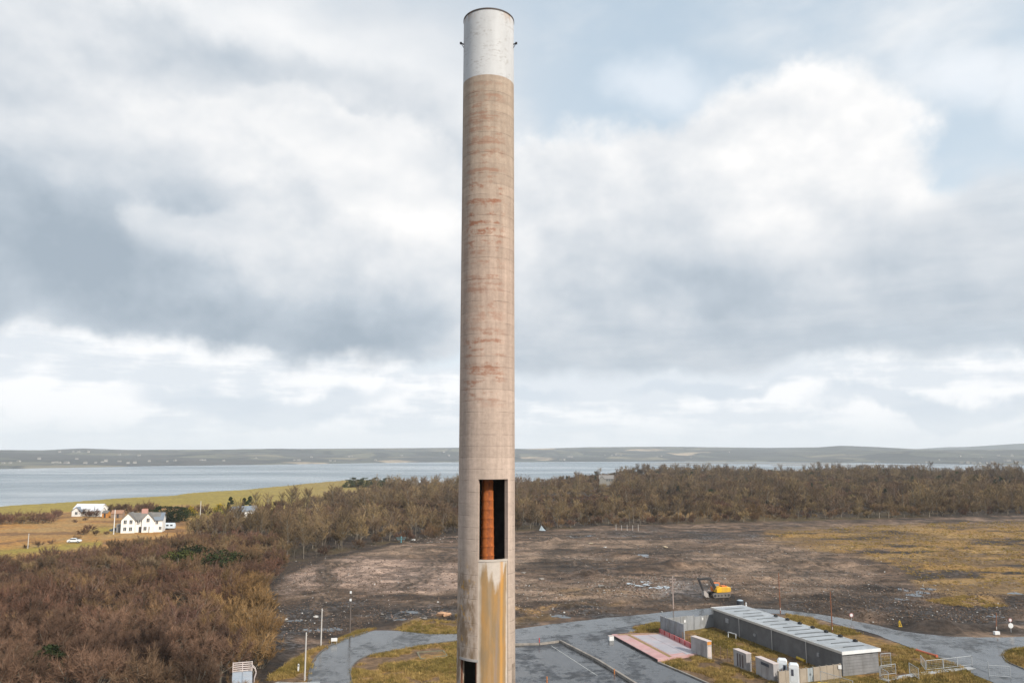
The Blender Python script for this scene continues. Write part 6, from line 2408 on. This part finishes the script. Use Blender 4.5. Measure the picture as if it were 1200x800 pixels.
for i, (px, py) in enumerate(FARH):
    # walk along the ray until it meets the far land
    d = ray(px, py)
    lo = None
    for rr_ in np.arange(2150, 6500, 12.0):
        X, Y = d.x / d.y * rr_, rr_
        hgt_ = CAM_H + d.z / d.y * rr_
        zz = far_z(np.array([X]), np.array([Y]))[0]
        if zz >= hgt_ and zz > SEA_Z + 0.8:
            lo = (X, Y, zz)
            break
    if lo is None:
        continue
    o = thing('far_house', 'tiny white house on the far shore across the bay', 'house', lo, rf_.uniform(-.5, .5), 'houses on the far shore')
    s_ = rf_.uniform(0.6, 1.05)
    o.scale = (s_, s_, s_)
    w_, r2 = FH[i % 5]
    link(bpy.data.objects.new('wall', w_), o)
    link(bpy.data.objects.new('roof', r2), o)

# ---------------------------------------------------------------- rubble and debris
def rock_mesh(seed, m, flat=.7):
    r_ = np.random.default_rng(seed)
    bm = bmesh.new()
    bmesh.ops.create_icosphere(bm, subdivisions=1, radius=0.5)
    for v in bm.verts:
        v.co = Vector([c * f for c, f in zip(v.co, (1, 1, flat))]) * r_.uniform(.6, 1.25)
    me = bpy.data.meshes.new('stone')
    bm.to_mesh(me)
    bm.free()
    me.materials.append(m)
    return me


ROCKM = [mat('rubble_grey', (0.22, 0.20, 0.18), .9, .25), mat('rubble_pink', (0.25, 0.175, 0.14), .9, .25), mat('rubble_white', (0.40, 0.39, 0.375), .85, .15), mat('rubble_brown', (0.10, 0.068, 0.048), .9, .25)]
ROCKS = [rock_mesh(i, ROCKM[i % 4]) for i in range(12)]
g = np.random.default_rng(77)
pts, pick, siz = [], [], []
ZONES = [(720, 672, 400, 48, 6000, .12, .55), (380, 700, 80, 45, 3001, .1, .4), (1080, 712, 140, 22, 3001, .12, .5), (756, 687, 24, 6, 260, .15, .45), (745, 688, 60, 14, 700, .16, .55), (800, 680, 55, 8, 320, .16, .5), (690, 690, 80, 18, 300, .12, .4), (870, 682, 60, 16, 320, .15, .5), (960, 690, 80, 14, 320, .15, .5), (620, 690, 30, 16, 120, .12, .5),
         (520, 632, 60, 4, 130, .25, .7), (640, 630, 120, 6, 160, .2, .5), (740, 655, 70, 8, 160, .15, .6), (820, 640, 90, 12, 200, .2, .5), (1000, 660, 80, 18, 160, .2, .5), (400, 690, 90, 30, 260, .1, .4),
         (480, 720, 60, 8, 140, .12, .5), (360, 730, 50, 20, 160, .1, .4), (1100, 715, 90, 16, 260, .12, .45), (640, 715, 70, 8, 160, .12, .4), (1120, 690, 80, 16, 120, .15, .5), (900, 640, 90, 12, 160, .2, .5),
         (1160, 620, 160, 10, 120, .2, .5)]
for (cx, cy, rx, ry, n_, s0, s1) in ZONES:
    for k in range(int(n_ * 1.5)):
        a, q = g.uniform(0, 6.28), math.sqrt(g.uniform(0, 1))
        px, py = cx + rx * q * math.cos(a), cy + ry * q * math.sin(a)
        p = G(px, py)
        pts.append((p.x, p.y))
        white = g.random() < .025
        pick.append((2 + 4 * g.integers(0, 3)) if white else int(g.choice([3, 7, 11] if n_ > 3000 else [0, 1, 3, 4, 5, 7, 8, 9, 11])))
        siz.append(s0 + (s1 - s0) * g.random() ** 3)
pa = np.array(pts)
road_in = np.zeros(len(pa), bool)
for P_ in W_ROADS:
    road_in |= inpoly(pa[:, 0], pa[:, 1], P_)
keep = ~road_in
pa = pa[keep]
z_ = terrain(pa[:, 0], pa[:, 1])
siz = np.array(siz)[keep]
forest('rubble', np.stack([pa[:, 0], pa[:, 1], z_ + .05], 1), ROCKS, np.array(pick)[keep], np.stack([siz, siz, siz], 1), 'broken stone and demolition rubble strewn over the muddy site')['category'] = 'rubble'

# larger lumps one can pick out
LUMPS = [(518, 722, 2, 'pair of orange-pink stone blocks on the mud by the road', 'boulder'), (524, 722.5, 1.6, 'smaller orange-pink stone block beside its larger twin', 'boulder'),
         (705, 688, 1.5, 'heap of pale rubble left of the white plaster spill', 'boulder'), (614, 671, 1.2, 'pale rubble lump on the mud near the chimney', 'boulder'), (635, 679, 1.3, 'pale boulder on the mud beyond the road', 'boulder'),
         (484, 634, 1.9, 'white boulder at the wood edge beside the teal post', 'boulder'), (731, 649, 1.5, 'dark boulder at the end of the rubble row', 'boulder'), (709, 642.5, 1.3, 'white boulder at the head of the rubble row', 'boulder'),
         (693, 638, 1.8, 'pale flat boulder near the wood on the mud', 'boulder'), (780, 642, 1.9, 'sandy boulder on the ridge of mud', 'boulder'), (335, 726, 1.1, 'white lump in the dark mud by the ditch', 'boulder'),
         (370, 723, 1.0, 'long white lump in the dark mud by the lamp poles', 'boulder'), (497, 729, 1.0, 'broken pale debris heap on the mossy bank by the road', 'boulder')]
for i, (px, py, s_, lab, ct) in enumerate(LUMPS):
    p = G(px, py)
    me = ROCKS[[1, 1, 0, 0, 1, 2, 3, 2, 0, 5, 2, 6, 0][i]].copy()
    me.materials.clear()
    me.materials.append(mat('orange_stone', (0.46, 0.27, 0.16), .9, .2) if i < 2 else (ROCKM[3] if i == 6 else ROCKM[2] if i in (5, 7, 10, 11) else mat('sandy_stone', (0.42, .34, .24), .9, .2) if i in (8, 9) else ROCKM[0]))
    o = link(bpy.data.objects.new('boulder', me))
    o.location = (p.x, p.y, zt(p.x, p.y) + s_ * .12)
    o.scale = (s_ * 1.2, s_, s_ * .7)
    o.rotation_euler = (0, 0, i)
    tag(o, lab, ct)
# pale plaster spill
M_PLAST = mat('plaster_spill', (0.42, 0.46, 0.50), .7, .2, 1.0)
rp = random.Random(12)
for i in range(24):
    a_, q_ = rp.uniform(0, 6.28), math.sqrt(rp.random())
    o = puddle(760 + 24 * q_ * math.cos(a_) , 686.5 + 3.6 * q_ * math.sin(a_) + 0.10 * 24 * q_ * math.cos(a_), rp.uniform(1.2, 4.2), rp.uniform(0.35, 0.8), 50 + i, 0.10 + 0.004 * i, M_PLAST)
    o.name = 'plaster_spill'


# ---------------------------------------------------------------- grass tufts
def tuft(seed, m, h=.35):
    r_ = np.random.default_rng(seed)
    n_ = 26
    P_ = np.concatenate([r_.normal(0, .16, (n_, 2)), np.zeros((n_, 1)) - .03], 1)
    D_ = unit(np.concatenate([r_.normal(0, .45, (n_, 2)), np.ones((n_, 1))], 1))
    v, f = slivers(P_, D_, h * r_.uniform(.5, 1.2, n_), np.full(n_, .06), r_)
    return raw_mesh('tuft', v, f, m)


M_GR1 = bark_mat('straw_grass', [(0, (0.27, 0.18, 0.065)), (.5, (0.34, 0.235, 0.085)), (1, (0.24, 0.18, 0.05))], .1)
M_GR2 = bark_mat('olive_grass', [(0, (0.19, 0.145, 0.042)), (.5, (0.22, 0.165, 0.052)), (1, (0.16, 0.125, 0.036))], .1)
TUFTS = [tuft(i, M_GR1) for i in range(4)] + [tuft(10 + i, M_GR2, .26) for i in range(4)]
g = np.random.default_rng(31)
GZ = [([(300, 830), (318, 790), (360, 764), (420, 738), (440, 736), (404, 750), (380, 763), (364, 785), (362, 830)], 2600),
      ([(412, 826), (410, 787), (435, 767), (480, 758), (536, 751), (536, 800), (540, 830)], 2600),
      ([(742, 736), (772, 726), (775, 742), (730, 742)], 500), ([(771, 775), (822, 768), (915, 802), (930, 840), (860, 830)], 2600),
      ([(800, 752), (836, 736), (985, 792), (915, 798)], 1800), ([(920, 719), (962, 726), (1012, 742), (985, 745), (940, 735)], 900),
      ([(1032, 755), (1070, 760), (1140, 780), (1180, 805), (1180, 840), (1030, 840), (985, 800), (1031, 790)], 3600),
      ([(900, 626), (1000, 616), (1200, 610), (1260, 612), (1260, 690), (1200, 690), (1110, 690), (1075, 678), (1020, 650)], 4500),
      ([(1085, 703), (1130, 697), (1190, 708), (1130, 712)], 600), ([(1174, 768), (1182, 760), (1215, 758), (1260, 760), (1260, 790), (1210, 786), (1180, 776)], 900),
      ([(455, 736), (500, 730), (540, 722), (540, 742), (500, 744)], 500)]
pts = []
keepout = [PW(q) for q in ([(486, 762), (522, 760), (527, 771), (490, 776)], [(716, 742), (774, 740), (826, 766), (771, 777)])]
for poly, n_ in GZ:
    W_ = PW(poly)
    xs, ys = [q[0] for q in W_], [q[1] for q in W_]
    X, Y = g.uniform(min(xs), max(xs), n_ * 3), g.uniform(min(ys), max(ys), n_ * 3)
    ok = inpoly(X, Y, W_)
    for q in W_ROADS + keepout:
        ok &= ~inpoly(X, Y, q)
    nn = fbm(X / 4, Y / 4, 3, 91)
    ok &= nn > .43
    X, Y = X[ok][:n_], Y[ok][:n_]
    pts.append(np.stack([X, Y], 1))
pa = np.concatenate(pts)
nn = fbm(pa[:, 0] / 4, pa[:, 1] / 4, 4, 91)
far_tuft = np.hypot(pa[:, 0], pa[:, 1]) > 150
pick = np.where((nn + g.normal(0, .05, len(pa)) > .56) & ~far_tuft, g.integers(4, 8, len(pa)), g.integers(0, 4, len(pa)))
sz = g.uniform(.6, 1.5, len(pa))
forest('grass', np.stack([pa[:, 0], pa[:, 1], terrain(pa[:, 0], pa[:, 1])], 1), TUFTS, pick, np.stack([sz, sz, sz], 1), 'rough straw and olive grass tufts on verges and compound')['category'] = 'grass'

# ---------------------------------------------------------------- air
hz = MB().box((0, 3700, 110), (15200, 11000, 280)).build('haze', mat('haze_tmp', (1, 1, 1)))
hm = bpy.data.materials.new('haze_air')
hm.use_nodes = True
ht = hm.node_tree
ht.nodes.clear()
ho = ht.nodes.new('ShaderNodeOutputMaterial')
hv = ht.nodes.new('ShaderNodeVolumePrincipled')
hv.inputs['Color'].default_value = (0.88, 0.94, 1.0, 1)
hv.inputs['Density'].default_value = 0.000085
hv.inputs['Anisotropy'].default_value = 0.0
ht.links.new(hv.outputs[0], ho.inputs['Volume'])
hz.data.materials.clear()
hz.data.materials.append(hm)
tag(hz, 'pale blue haze over the bay and far hills', 'haze', kind='stuff')
